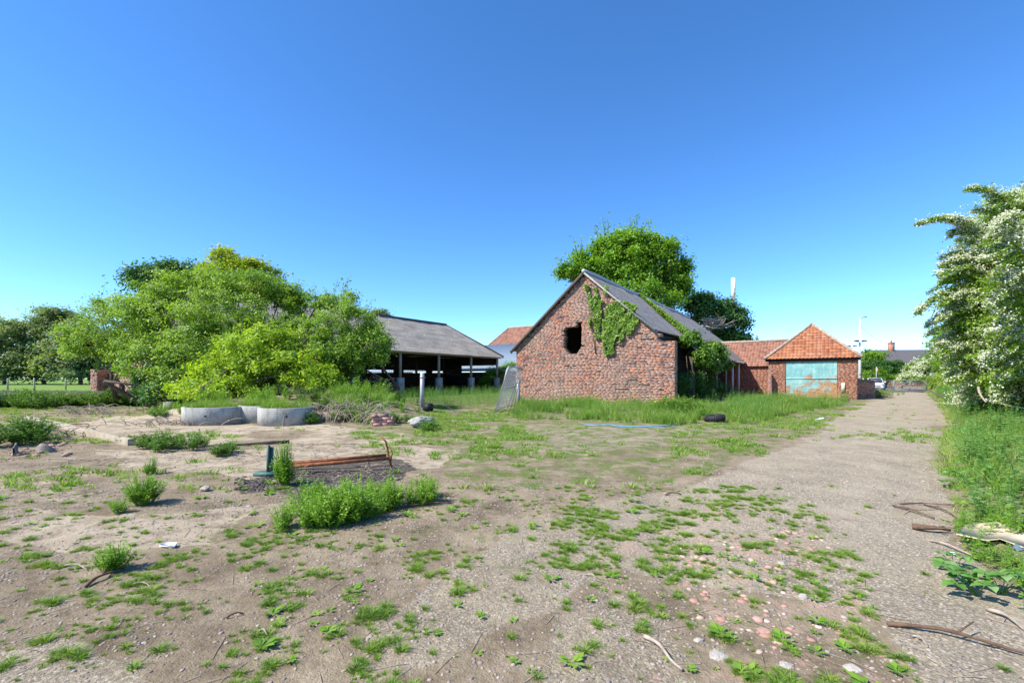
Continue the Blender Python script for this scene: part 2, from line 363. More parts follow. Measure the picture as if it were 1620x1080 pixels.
# ---------------------------------------------------------------- plant builders
def norm(v): return v / (np.linalg.norm(v, axis=-1, keepdims=True) + 1e-9)
def leaf_quads(mb, P, N, size, asp=.55, r=None, T=None):
    n = len(P); N = norm(N); 
    if T is None: T = rng.normal(size=(n, 3))
    T = norm(T - (T * N).sum(1)[:, None] * N); B = np.cross(N, T)
    size = np.broadcast_to(size, (n,))[:, None]
    V = np.stack([P - T * size * .5, P + B * size * asp * .5 + T * size * .05, P + T * size * .5 - N * size * .12, P - B * size * asp * .5 + T * size * .05], 1)
    r = rng.random(n) if r is None else r
    mb.add(V.reshape(-1, 3), [np.arange(n * 4).reshape(n, 4)], np.repeat(np.clip(r, 0, 1), 4))
def crown_points(blobs, clump, per, shell=.55, flat=.6, up=.8, gaps=.0):
    """blobs: (x,y,z,rx,ry,rz,n). returns positions, normals, r and the clump centres"""
    P = []; N = []; Rr = []; C = []
    for (x, y, z, rx, ry, rz, n) in blobs:
        d = norm(rng.normal(size=(n, 3))); d[:, 2] = np.where(d[:, 2] < -.55, -d[:, 2] * .5, d[:, 2]); d = norm(d)
        k = shell + (1 - shell) * rng.random(n) ** .6
        k *= .8 + .36 * rng.random(n) + .22 * (rng.random(n) < .1)
        c = np.array((x, y, z)) + d * k[:, None] * (rx, ry, rz); C.append(c)
        cr = clump * (.6 + .8 * rng.random(n)); cv = rng.random(n)
        m = per
        q = rng.normal(size=(n, m, 3)) * .55; q[:, :, 2] *= flat
        cut_ = vnoise(c[:, 0] * 1.1 / clump * .5 + 5, c[:, 2] * 1.1 / clump * .5 + c[:, 1] * .7, 71) < gaps
        if gaps > 0: keep = ~cut_; c, cr, cv, q, d = c[keep], cr[keep], cv[keep], q[keep], d[keep]; C[-1] = c; n = len(c)
        P.append((c[:, None] + q * cr[:, None, None]).reshape(-1, 3))
        nn = d[:, None] * .7 + rng.normal(size=(n, m, 3)) * .55 + (0, 0, up); N.append(nn.reshape(-1, 3))
        hq = (q[:, :, 2] / flat) * .12
        Rr.append((cv[:, None] * .5 + .1 + rng.random((n, m)) * .4 + hq).reshape(-1))
    return np.concatenate(P), np.concatenate(N), np.concatenate(Rr), np.concatenate(C)
def limb(mb, a, b, r0, r1, n=6, wob=.12, sag=0, k=6):
    a = np.array(a, float); b = np.array(b, float); L = np.linalg.norm(b - a); t = np.linspace(0, 1, k)[:, None]
    off = rng.normal(size=3) * wob * L; p = a + (b - a) * t + off * np.sin(t * math.pi) * .6 + (0, 0, sag * L) * np.sin(t * math.pi)
    mb.tube(p, np.linspace(r0, r1, k), n, rng.random()); return p
def tree(name, label, cat, base, blobs, leaf, size, clump, per, trunk=.2, lm=None, group=None, flat=.6, shell=.55, asp=.55, branches=60, fork=.35, multi=1, up=.8, bark='bark', twigs=0, gaps=0., shoots=0, shootL=.9):
    bz = zs(base[0], base[1]) if base[1] < 60 else 0
    root = empty(name, (base[0], base[1], bz), label, cat, group); b0 = np.array((base[0], base[1], bz))
    P, N, r, C = crown_points(blobs, clump, per, shell, flat, up, gaps); SH = []
    for b in blobs:
        for k in range(int(shoots * b[3])):
            d = norm(rng.normal(size=3) + np.array((0, 0, .35))); a = np.array(b[:3]) + d * np.array(b[3:6]) * .8; L = shootL * (.5 + .8 * rng.random()); e = a + (d * .8 + np.array((0, 0, .35 * rng.normal() + .3))) * L; SH.append((a, e)); m = int(26 * L / shootL); t_ = .2 + .8 * rng.random(m); q = a + (e - a) * t_[:, None] + rng.normal(size=(m, 3)) * .13 * shootL; P = np.concatenate([P, q]); N = np.concatenate([N, rng.normal(size=(m, 3)) * .6 + (0, 0, .7)]); r = np.concatenate([r, .3 + .6 * rng.random(m)])
    ok = P[:, 2] > bz + .05; P, N, r = P[ok], N[ok], r[ok]
    mb = MB(); leaf_quads(mb, P, N, size * (.65 + .7 * rng.random(len(P))), asp, r)
    mb.build('crown', lm or M[leaf], root)
    t = MB(); cen = np.average([b[:3] for b in blobs], axis=0, weights=[b[6] for b in blobs]); top = max(b[2] + b[5] * .5 for b in blobs)
    H = top - bz; forks = []
    for q in range(multi):
        off = rng.normal(size=3) * (.25 if multi > 1 else .03); off[2] = 0
        a = b0 + off - (0, 0, .15); f = a + (cen - b0) * np.array((fork, fork, 0)) + (0, 0, H * fork) + off * 3
        limb(t, a, f, trunk, trunk * .7, 9, .04, k=8); forks.append(f)
    hubs = []
    for b in blobs:
        f = forks[rng.integers(len(forks))]; c = np.array(b[:3]); limb(t, f, c, trunk * .55, trunk * .22, 7, .1, .05); hubs.append(c)
    hubs = np.array(hubs); idx = rng.choice(len(C), min(branches, len(C)), replace=False)
    for i in idx:
        h = hubs[np.argmin(((hubs - C[i]) ** 2).sum(1))]; s = h + (cen - h) * .15 * rng.random()
        limb(t, s, C[i], trunk * .16, trunk * .05, 4, .12, .05, 5)
    for a, e in SH: limb(t, a, e, trunk * .1, trunk * .03, 4, .06, .03, 4)
    t.build('trunk', M[bark], root, smooth=True)
    return root
def strip_blades(mb, base, hgt, wid, lean, r, az=None, segs=2):
    """curved grass blades; arrays of n"""
    n = len(base); az = rng.random(n) * 2 * math.pi if az is None else az
    d = np.stack([np.cos(az), np.sin(az), np.zeros(n)], 1); s = np.stack([-np.sin(az), np.cos(az), np.zeros(n)], 1)
    a2 = rng.random(n) * 6.28; s = np.stack([np.cos(a2), np.sin(a2), np.zeros(n)], 1)
    rows = []
    for k in range(segs + 1):
        t = k / segs; c = base + d * (lean * hgt * t * t)[:, None] + np.array((0, 0, 1)) * (hgt * (t - .25 * lean * t * t))[:, None]
        ww = wid * (1 - t) ** .7 * .5 if k < segs else wid * .06
        rows.append(c - s * ww[:, None]); rows.append(c + s * ww[:, None])
    V = np.stack(rows, 1); m = 2 * (segs + 1); q = []
    for k in range(segs): q.append([2 * k, 2 * k + 1, 2 * k + 3, 2 * k + 2])
    q = np.array(q); Fs = (np.arange(n)[:, None, None] * m + q[None]).reshape(-1, 4)
    mb.add(V.reshape(-1, 3), [Fs], np.repeat(np.clip(r, 0, 1), m))
def scatter(mb, tpls, pos, scale, rz=None, rvar=None, tilt=None):
    """tpls: list of (V, F, r). instances merged into mb"""
    n = len(pos); rz = rng.random(n) * 6.283 if rz is None else rz; rvar = rng.random(n) if rvar is None else rvar
    which = rng.integers(len(tpls), size=n); scale = np.broadcast_to(np.asarray(scale, float), (n,))
    for k, (V, Fs, r) in enumerate(tpls):
        i = np.where(which == k)[0]
        if not len(i): continue
        c, s = np.cos(rz[i]), np.sin(rz[i]); Z = np.zeros(len(i)); O = np.ones(len(i))
        Rm = np.stack([np.stack([c, -s, Z], 1), np.stack([s, c, Z], 1), np.stack([Z, Z, O], 1)], 1)
        W = np.einsum('nij,mj->nmi', Rm, V) * scale[i][:, None, None] + pos[i][:, None]
        rr = np.clip(r[None] * .6 + rvar[i][:, None] * .4, 0, 1)
        mb.add(W.reshape(-1, 3), [(np.arange(len(i))[:, None, None] * len(V) + f[None]).reshape(-1, f.shape[1]) for f in Fs], rr.ravel())
def as_tpl(mb): return (np.concatenate(mb.V), mb.F, np.concatenate(mb.r))
def tpl_tuft(n=46, rad=.075, h=.05, w=.006):
    mb = MB(); a = rng.random(n) * 6.283; q = rad * .75 * rng.random(n) ** .7
    base = np.stack([np.cos(a) * q, np.sin(a) * q, np.full(n, -.005)], 1)
    strip_blades(mb, base, h * (.6 + .8 * rng.random(n)), np.full(n, w) * (.7 + .6 * rng.random(n)), .3 + 1.1 * rng.random(n), rng.random(n), a + rng.normal(size=n) * .8)
    return as_tpl(mb)
def tpl_rosette(n=12, L=.07):
    mb = MB(); a = rng.random(n) * 6.283; d = np.stack([np.cos(a), np.sin(a), .25 + .4 * rng.random(n)], 1)
    P = d * (L * (.4 + .5 * rng.random(n)))[:, None]; N = np.stack([-np.cos(a) * .4, -np.sin(a) * .4, np.ones(n)], 1)
    leaf_quads(mb, P, N, L * (.6 + .6 * rng.random(n)), .5, T=d); return as_tpl(mb)
def tpl_stemplant(h=.5, pairs=9, L=.07, lean=.1, asp=.6):
    mb = MB(); le = rng.normal(size=2) * lean
    def c(t): return np.array((le[0] * t * t * h, le[1] * t * t * h, h * t))
    mb.tube([c(t) for t in (0, .5, 1)], [.004, .003, .0015], 3, .4, cap=False)
    P = []; N = []; T = []; S = []
    for k in range(pairs):
        t = .18 + .82 * k / (pairs - 1); sz = L * (1.15 - .75 * t) * (.8 + .4 * rng.random())
        for s in range(3 if t > .9 else 2):
            a = k * 1.57 + s * math.pi * (1 if t <= .9 else .7) + rng.normal() * .3; d = np.array((math.cos(a), math.sin(a), .1 - .5 * rng.random() + (.5 if t > .9 else 0)))
            P.append(c(t) + d * sz * .6); T.append(d); N.append(np.array((-math.cos(a) * .2, -math.sin(a) * .2, 1)) + rng.normal(size=3) * .2); S.append(sz)
    leaf_quads(mb, np.array(P), np.array(N), np.array(S), asp, .25 + .5 * rng.random(len(P)), np.array(T)); return as_tpl(mb)
def tpl_bushy(h=.4, rad=.3, n=420, L=.045):
    mb = MB(); P = []; T = []; N = []; R_ = []
    for k in range(16):
        a = rng.random() * 6.283; q = rad * rng.random() ** .5; hh = h * (1 - .5 * (q / rad) ** 2) * (.75 + .4 * rng.random())
        top = np.array((math.cos(a) * q, math.sin(a) * q, hh)); b = top * (.25, .25, 0)
        mb.tube([b, (b + top) / 2 + (0, 0, .03), top], [.005, .004, .002], 3, .3, cap=False)
        m = n // 16; t = .2 + .8 * rng.random(m); c = b + (top - b) * t[:, None]; aa = rng.random(m) * 6.283
        d = np.stack([np.cos(aa), np.sin(aa), .3 * rng.normal(size=m) + .35], 1); s = L * (.7 + .6 * rng.random(m)) * (1.3 - .6 * t)
        P.append(c + d * s[:, None] * .7); T.append(d); N.append(np.stack([-np.cos(aa) * .5, -np.sin(aa) * .5, np.ones(m)], 1) + rng.normal(size=(m, 3)) * .35); R_.append(.15 + .5 * t + .3 * rng.random(m)); mb_s = s
        leaf_quads(mb, P[-1], N[-1], s, .42, R_[-1], T[-1])
    return as_tpl(mb)
def tpl_stone(k=0):
    import itertools
    ph = (1 + 5 ** .5) / 2
    V = norm(np.array([(-1, ph, 0), (1, ph, 0), (-1, -ph, 0), (1, -ph, 0), (0, -1, ph), (0, 1, ph), (0, -1, -ph), (0, 1, -ph), (ph, 0, -1), (ph, 0, 1), (-ph, 0, -1), (-ph, 0, 1)], float))
    Fs = np.array([(0, 11, 5), (0, 5, 1), (0, 1, 7), (0, 7, 10), (0, 10, 11), (1, 5, 9), (5, 11, 4), (11, 10, 2), (10, 7, 6), (7, 1, 8), (3, 9, 4), (3, 4, 2), (3, 2, 6), (3, 6, 8), (3, 8, 9), (4, 9, 5), (2, 4, 11), (6, 2, 10), (8, 6, 7), (9, 8, 1)])
    V = V * (.75 + .5 * rng.random((12, 1))) * (1, .6 + .4 * rng.random(), .35 + .35 * rng.random()); return (V, [Fs], np.full(12, .5))
def stone_mesh(mb, c, s, rz=0, r=.5, sub=2):
    """an irregular stone: icosphere subdivided and roughened"""
    V, Fs, _ = tpl_stone(); F_ = [tuple(f) for f in Fs[0]]; V = [tuple(v) for v in V]
    for _ in range(sub):
        mid = {}; nf = []
        def m(a, b):
            k = (min(a, b), max(a, b))
            if k not in mid: mid[k] = len(V); V.append(tuple((np.array(V[a]) + V[b]) / 2 * (1 + .06 * rng.normal() + .06)))
            return mid[k]
        for a, b, d in F_:
            x, y, z = m(a, b), m(b, d), m(d, a); nf += [(a, x, z), (b, y, x), (d, z, y), (x, y, z)]
        F_ = nf
    P = np.array(V) * s; ca, sa = math.cos(rz), math.sin(rz); P = P @ np.array([[ca, sa, 0], [-sa, ca, 0], [0, 0, 1]])
    mb.add(P + np.array(c), [np.array(F_)], r)

# ---------------------------------------------------------------- buildings: brickwork and roofs
def brick_wall(wall_mb, mort_mb, org, du, length, top, hole=None, base=0, bl=.27, ch=.088, th=.34, missing=.004, rough=.006, seed=1, wave=.0, recess=None, cut=None):
    """a wall in the plane through org along du, its face towards n; top(u) gives its height; real bricks in relief"""
    rg = np.random.default_rng(seed); du = np.array(du, float); nn = np.array((du[1], -du[0], 0.)); o = np.array(org, float)
    nc = int(max(top(x) for x in np.linspace(0, length, 60)) / ch) + 1
    V = []; Rr = []; MV = []
    def P(u, z, d): return o + du * u + nn * d + np.array((0, 0, z))
    for i in range(int(base / ch), nc):
        z0, z1 = i * ch, (i + 1) * ch; zc = (z0 + z1) / 2; off = ((i % 2) * .5 + .35 * rg.random()) * bl; u = -off
        while u < length:
            bl_ = bl * (1 + .18 * rg.normal()) if bl < .4 else bl; bl_ = max(bl_, .6 * bl); a, b = max(u, 0), min(u + bl_, length); u += bl_
            if b - a < .04: continue
            if cut is not None:
                iv = cut(zc)
                if iv is not None:
                    lo, hi = iv[0] + rg.normal() * iv[2], iv[1] + rg.normal() * iv[2]
                    if a >= lo and b <= hi: continue
                    if a < lo < b: b = lo
                    elif a < hi < b: a = hi
                    if b - a < .05: continue
            c = (a + b) / 2
            if zc > top(c) or (hole is not None and hole(c, zc)): continue
            d = rg.normal() * rough + wave * math.sin(c * 1.3 + zc * .7); m0 = -.014
            gone = rg.random() < missing or (recess is not None and recess(c, zc))
            if gone: m0 = -.04
            elif rg.random() < .06: d -= .006
            MV.append([P(a, z0, m0), P(b, z0, m0), P(b, z1, m0), P(a, z1, m0), P(a, z0, -th), P(b, z0, -th), P(b, z1, -th), P(a, z1, -th)])
            if gone: continue
            g_ = .006; a += g_; b -= g_; y0 = z0 + g_ * .8; y1 = z1 - g_ * .8; j = rg.normal(size=4) * .003
            V.append([P(a, y0 + j[0], d), P(b, y0 + j[1], d), P(b, y1 + j[2], d), P(a, y1 + j[3], d), P(a, y0, -.03), P(b, y0, -.03), P(b, y1, -.03), P(a, y1, -.03)])
            Rr.append(np.clip(.5 + .3 * rg.normal(), 0, 1))
    q = np.array([(0, 1, 2, 3), (1, 5, 6, 2), (3, 2, 6, 7), (4, 0, 3, 7), (0, 4, 5, 1)])
    n = len(V); wall_mb.add(np.array(V).reshape(-1, 3), [(np.arange(n)[:, None, None] * 8 + q[None]).reshape(-1, 4)], np.repeat(Rr, 8))
    q2 = np.array([(0, 1, 2, 3), (1, 5, 6, 2), (3, 2, 6, 7), (4, 0, 3, 7), (0, 4, 5, 1), (5, 4, 7, 6)])
    n = len(MV); mort_mb.add(np.array(MV).reshape(-1, 3), [(np.arange(n)[:, None, None] * 8 + q2[None]).reshape(-1, 4)], .5)
def sheet(mb, a, b, c, d, nu, nv, amp=.03, seed=0, thick=.05, disp=None, rmap=None):
    """a roof slope between corners a-b (eave) and d-c (ridge), gently uneven, with thickness"""
    a, b, c, d = [np.array(x, float) for x in (a, b, c, d)]
    U, W = np.meshgrid(np.linspace(0, 1, nu), np.linspace(0, 1, nv)); U3 = U[..., None]; W3 = W[..., None]
    P = (a * (1 - U3) + b * U3) * (1 - W3) + (d * (1 - U3) + c * U3) * W3
    N = np.cross(b - a, d - a); N /= np.linalg.norm(N); N = N if N[2] > 0 else -N
    L = np.linalg.norm(b - a); H = np.linalg.norm(d - a)
    off = amp * (fbm(U * L * .5, W * H * .5, seed) - .5) * 2
    if disp is not None: off = off + disp(U * L, W * H)
    P = P + N * off[..., None]; r = np.full(P.shape[:2], .5) if rmap is None else rmap(U * L, W * H)
    mb.grid(P, r.ravel()); 
    Q = P - N * thick; mb.grid(Q[:, ::-1], r[:, ::-1].ravel())
    for e, f in ((P[0], Q[0]), (P[-1], Q[-1]), (P[:, 0], Q[:, 0]), (P[:, -1], Q[:, -1])): mb.grid(np.stack([e, f]), .4)
    return P
def pantiles(mb, org, du, dv_, wid, hgt, clip, tw=.24, th=.32, seed=0, amp=.035):
    """pantiled slope: du along the eave, dv up the slope"""
    rg = np.random.default_rng(seed); du = np.array(du, float); dv_ = np.array(dv_, float); N = np.cross(du, dv_); N /= np.linalg.norm(N)
    o = np.array(org, float); k = 6; nu = int(wid / tw * k) + 1; us = np.arange(nu + 1) * tw / k
    ph = (us / tw) % 1; prof = np.where(ph < .62, np.sin(ph / .62 * math.pi), -.35 * np.sin((ph - .62) / .38 * math.pi)) * amp
    for j in range(int(hgt / th) + 1):
        sub = 3
        vs = j * th + np.array([0, *(np.arange(1, sub + 1) / sub)]) * (th + .03); lift = np.array([.03, .02, .01, 0.]) 
        jit = np.repeat(rg.normal(size=nu // k + 2) * .006, k)[:nu + 1]
        P = o + du * us[None, :, None] + dv_ * vs[:, None, None] + N * (prof[None] + lift[:, None] + jit[None])[..., None]
        tid = rg.random(nu // k + 2); r = np.repeat(tid, k)[:nu + 1]; r = np.broadcast_to(r, P.shape[:2])
        uc = (us[:-1] + us[1:]) / 2; vc = (vs[:-1] + vs[1:]) / 2; mk = np.array([[clip(x, y) for x in uc] for y in vc])
        if mk.any():
            mb.grid(P, r.ravel(), mk)
            # the front lip of the course
            lip = np.stack([P[0] - N * .03, P[0]]); mb.grid(lip, np.zeros(2 * (nu + 1)) + .05, mk[:1])
def roof_mats():
    m, t, b = mat_base('grey weathered roof sheets', .9)
    v = mapping(t, (1, 1, 1)); 
    c = ramp(t, noise(t, 9, 7, rough=.75), [(.32, (.2, .172, .14)), (.5, (.38, .335, .275)), (.66, (.55, .49, .41))])
    c = mix(t, ramp(t, noise(t, 1.2, 6, rough=.7), [(.5, 0.), (.7, .6)]), c, (.4, .36, .3))
    c = mix(t, .8, c, ramp(t, attr(t), [(0, .5), (1, 1.15)]), 'MULTIPLY')
    t.links.new(c, b.inputs['Base Color']); bump(t, b, noise(t, 25, 6, rough=.7), .03, .7); M['greyroof'] = m
    m, t, b = mat_base('barn slate roof', .85)
    c = ramp(t, noise(t, 7, 7, rough=.75), [(.3, (.17, .155, .142)), (.52, (.29, .262, .235)), (.7, (.42, .38, .33))])
    c = mix(t, ramp(t, noise(t, .8, 6, rough=.7), [(.5, 0.), (.72, .5)]), c, (.2, .175, .15))
    c = mix(t, .8, c, ramp(t, attr(t), [(0, .55), (1, 1.1)]), 'MULTIPLY')
    t.links.new(c, b.inputs['Base Color']); bump(t, b, noise(t, 25, 6, rough=.7), .02, .7); M['barnroof'] = m
    m, t, b = mat_base('stained concrete rings', .9)
    c = ramp(t, noise(t, 2.5, 7, rough=.7), [(.3, (.2, .2, .18)), (.5, (.33, .325, .295)), (.7, (.46, .45, .41))])
    c = mix(t, ramp(t, noise(t, 2.2, 6, mapping(t, (3, 3, .5)), .7), [(.52, 0.), (.68, .65)]), c, (.13, .125, .1))
    c = mix(t, ramp(t, noise(t, 5, 6, rough=.7), [(.6, 0.), (.72, .6)]), c, (.16, .17, .08))
    t.links.new(c, b.inputs['Base Color']); bump(t, b, noise(t, 22, 6, rough=.7), .02, .8); M['ringconcrete'] = m
    for nm, cols in (('pantile', [(.2, .075, .04), (.33, .12, .055), (.4, .165, .075), (.27, .1, .055), (.38, .2, .12)]), ('oldpantile', [(.17, .085, .06), (.26, .12, .08), (.32, .165, .11), (.22, .11, .085)])):
        m, t, b = mat_base(nm, .85); n = len(cols); c = ramp(t, attr(t), [(k / (n - 1), cols[k]) for k in range(n)])
        c = mix(t, ramp(t, noise(t, 3, 6, rough=.7), [(.55, 0.), (.75, .6)]), c, (.17, .12, .09))
        t.links.new(c, b.inputs['Base Color']); bump(t, b, noise(t, 30, 4), .01); M[nm] = m
    m, t, b = mat_base('rusty teal sheet metal', .6)
    teal = ramp(t, noise(t, 2.2, 6, rough=.65), [(.3, (.13, .33, .34)), (.5, (.2, .42, .42)), (.72, (.33, .52, .49))])
    teal = mix(t, ramp(t, noise(t, 1.2, 4, mapping(t, (5, 5, .5))), [(.55, 0.), (.8, .5)]), teal, (.4, .5, .44))
    tc = t.nodes.new('ShaderNodeTexCoord'); sp = t.nodes.new('ShaderNodeSeparateXYZ'); t.links.new(tc.outputs['Object'], sp.inputs[0])
    low = ramp(t, sp.outputs[2], [(0, .14), (.45, .06), (.5, -.12)]); low = mth(t, 'ADD', mth(t, 'MULTIPLY', sp.outputs[2], -.14), .12)
    rt = mth(t, 'ADD', noise(t, 1.7, 8, rough=.7), mth(t, 'ADD', low, mth(t, 'MULTIPLY', sp.outputs[0], .06)))
    rust = ramp(t, noise(t, 9, 6, rough=.7), [(.3, (.2, .07, .025)), (.5, (.38, .16, .05)), (.7, (.5, .3, .12))])
    c = mix(t, ramp(t, rt, [(.57, 0.), (.68, .9)]), teal, rust); t.links.new(c, b.inputs['Base Color'])
    bump(t, b, noise(t, 1.5, 3), .12, .6); M['tealdoor'] = m
    m, t, b = mat_base('rusty steel', .85)
    t.links.new(ramp(t, noise(t, 12, 6), [(.3, (.1, .045, .025)), (.55, (.26, .09, .035)), (.75, (.4, .17, .07))]), b.inputs['Base Color']); M['rust'] = m
    M['bluemetal'] = plain('blue grey roofing sheet', (.3, .4, .55), .35, .12, 4)
    M['whitemetal'] = plain('pale blue white roofing sheet', (.42, .5, .56), .4, .08, 2)
    M['slate'] = plain('dark grey roof tiles', (.11, .1, .105), .8, .25, 5)
    M['ridgemetal'] = plain('grey ridge capping', (.32, .35, .4), .5, .15, 4)
    M['hiptile'] = plain('mortared hip tiles', (.33, .27, .21), .95, .3, 5, bmp=.02)
    M['flag'] = plain('green painted steel', (.05, .12, .1), .6, .3, 12)
    M['bluepipe'] = plain('blue plastic pipe', (.1, .35, .55), .5, .3, 4)
    M['glass'] = plain('dark glass', (.02, .03, .05), .1, .1, 2)
roof_mats()

def part(mb, name, mat, parent, **k): return mb.build(name, mat, parent, **k)
def frame(o, du, dt):
    o = np.array(o, float); du = np.array(du, float); dt = np.array(dt, float)
    return lambda u, t, z: o + du * u + dt * t + np.array((0, 0, z))

# ================================================================ the brick barn
BA = (.295, 30.63, 0); B = frame(BA, DW, DB)
def wall_uz(px, py):
    k = (px - 810) / F; u = (k * BA[1] - BA[0]) / (DW[0] - k * DW[1]); Y = BA[1] + DW[1] * u
    return u, CAMH - (py - HZ) / F * Y
M['paintedshade'] = plain('sooty dark surface', (.03, .026, .024), .95, .3, 6)  # near-black colour stands in for deep shade inside barn and shed
barn = empty('brick_barn', BA, 'derelict red brick barn with a hole in its ivy-grown gable and a grey roof', 'barn')
def barn_top(u):
    if u < 5.05: return 3.5 + .859 * u
    if u < 9.1: return 7.84 - .874 * (u - 5.05)
    return 4.2 if u < 9.3 else 4.0 if u < 9.61 else 3.52
def barn_cut(z):
    if z < 3.02 or z > 4.92: return None
    if z > 4.7: return (4.5, 4.82, .03)
    lo, hi = 3.62, 4.84
    if z < 3.4: lo += (3.4 - z) * .8; hi -= (3.4 - z) * .8
    if z > 4.58: lo += (z - 4.58) * 2.5
    if 3.4 < z < 3.52: hi = 5.04
    if 4.1 < z < 4.2 or 4.36 < z < 4.46: lo = 3.5
    return (lo, hi, .025)
def barn_recess(u, z):
    for (cu, cz, ru, rz_) in ((8.15, 1.25, .3, .12), (8.55, 1.05, .35, .07), (7.9, 1.07, .16, .1), (8.5, 3.2, .1, .06), (8.6, 3.72, .12, .07), (1.9, 3.05, .12, .05), (2.2, 2.7, .12, .05), (.3, 2.0, .2, .08), (7.4, .85, .4, .04), (9.3, 1.95, .05, .07), (7.8, 3.1, .08, .05)):
        if abs(u - cu) < ru and abs(z - cz) < rz_: return True
    return False
w1 = MB(); m1 = MB()
brick_wall(w1, m1, BA, DW, 10.42, barn_top, None, seed=3, th=.46, missing=.005, rough=.007, recess=barn_recess, wave=.012, cut=barn_cut)
# return face of the stub wall at its right end, and the inner and far walls of the barn
brick_wall(w1, m1, B(10.42, 0.03, 0), DB, .43, lambda u: 3.5, seed=9, th=.02)
i2 = MB(); j2 = MB(); brick_wall(i2, j2, B(9.2, .5, 0), DB, 24.5, lambda u: 4.1, seed=4, th=.3, bl=.45, ch=.156); iw = part(i2, 'inner_wall', M['paintedshade'], barn); part(j2, 'mortar', M['paintedshade'], iw)
wall = part(w1, 'wall', M['oldbrick'], barn); part(m1, 'mortar', M['mortar'], wall)
wall.data.name = 'wall'
i_ = MB(); i_.box(B(.17, 12.7, 1.75), (.3, 24.6, 3.5), ax=[DW, DB, (0, 0, 1)]); i_.box(B(4.8, 25.0, 1.75), (9.2, .3, 3.5), ax=[DW, DB, (0, 0, 1)]); part(i_, 'rear_wall', M['mortar'], barn)
def course_r(cw, ch_, s):
    def f(U, W):
        j = np.floor(W / ch_); q = hash2(np.floor(U / cw + .5 * (j % 2)).astype(int), j.astype(int), s); l = (W / ch_) % 1
        return np.clip(.35 + .5 * q - .35 * (l < .22) + .2 * (fbm(U, W, s) - .5), 0, 1)
    return f
def zr(u): return 7.97 - .874 * (u - 5.05) if u > 5.05 else 7.97 - .859 * (5.05 - u)
rf = MB()
sheet(rf, B(9.36, -.16, zr(9.36)), B(9.36, 4.9, zr(9.36)), B(5.05, 4.9, 7.97), B(5.05, -.16, 7.97), 90, 60, .03, 1, .07, rmap=course_r(.3, .22, 3))
sheet(rf, B(10.75, 4.9, zr(10.75)), B(10.75, 30.2, zr(10.75) - .08), B(5.05, 25, 7.9), B(5.05, 4.9, 7.97), 200, 60, .09, 2, .07, rmap=course_r(.3, .22, 5))
sheet(rf, B(5.05, -.16, 7.97), B(5.05, 25, 7.9), B(-.3, 30, zr(-.3)), B(-.3, -.16, zr(-.3)), 100, 30, .04, 4, .07, rmap=course_r(.3, .22, 6))
sheet(rf, B(10.75, 30.2, zr(10.75) - .1), B(-.3, 30, zr(-.3)), B(5.0, 25, 7.88), B(5.1, 25, 7.88), 40, 30, .04, 8, .07)
roof = part(rf, 'roof', M['barnroof'], barn)
rc = MB(); rc.tube([B(5.05, t, 8.0 - .004 * max(t, 0) + .03 * math.sin(t * .7)) for t in np.linspace(-.2, 25, 40)], .13, 8); part(rc, 'ridge_cap', M['ridgemetal'], roof, smooth=True)
vb = MB()
vb.bar(B(-.35, -.19, zr(-.35) - .12), B(5.0, -.19, 7.84), .05, .17); part(vb, 'verge_board', M['darktimber'], roof)
vb = MB(); vb.bar(B(5.1, -.19, 7.86), B(9.4, -.19, zr(9.4) - .09), .04, .1); part(vb, 'verge_board', M['timber'], roof)
rag = MB(); P_, n_ = [], 130
for k in range(n_):     # broken sheet ends and roots along the eaves
    t = 5 + 25 * rng.random(); a = B(10.72, t, zr(10.7) - .06); rag.tube([a, a + np.array((rng.normal() * .15, rng.normal() * .15, -.1 - .25 * rng.random()))], [.02, .008], 3, rng.random())
part(rag, 'ragged_eave', M['deadwood'], roof, kind='stuff')
for t, l in ((10.5, 0), (14.2, 0), (17.2, 0), (20.4, 0), (23.4, 0), (27.2, 0)):
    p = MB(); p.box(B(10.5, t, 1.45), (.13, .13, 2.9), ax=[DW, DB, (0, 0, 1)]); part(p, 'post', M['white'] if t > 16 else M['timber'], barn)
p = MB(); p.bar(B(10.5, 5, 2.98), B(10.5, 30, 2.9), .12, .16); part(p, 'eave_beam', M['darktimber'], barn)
bl = MB(); sheet(bl, B(11.35, 30.3, 3.02), B(11.35, 36, 3.02), B(8.6, 36, 5.2), B(8.6, 30.3, 5.2), 30, 8, .01, 3, .05); part(bl, 'metal_lean_to_roof', M['bluemetal'], barn)
w2 = MB(); m2 = MB(); brick_wall(w2, m2, B(8.6, 35.6, 0), DW, 2.6, lambda u: 3.1 + .0 * u, seed=12, bl=.45, ch=.156); brick_wall(w2, m2, B(8.7, 30.3, 0), DB, 5.3, lambda u: 3, seed=13, bl=.45, ch=.156)
lw = part(w2, 'lean_to_wall', M['oldbrick'], barn); part(m2, 'mortar', M['mortar'], lw)
p = MB(); p.box(B(11.1, 31, 1.5), (.12, .12, 3.0)); part(p, 'post', M['timber'], barn)

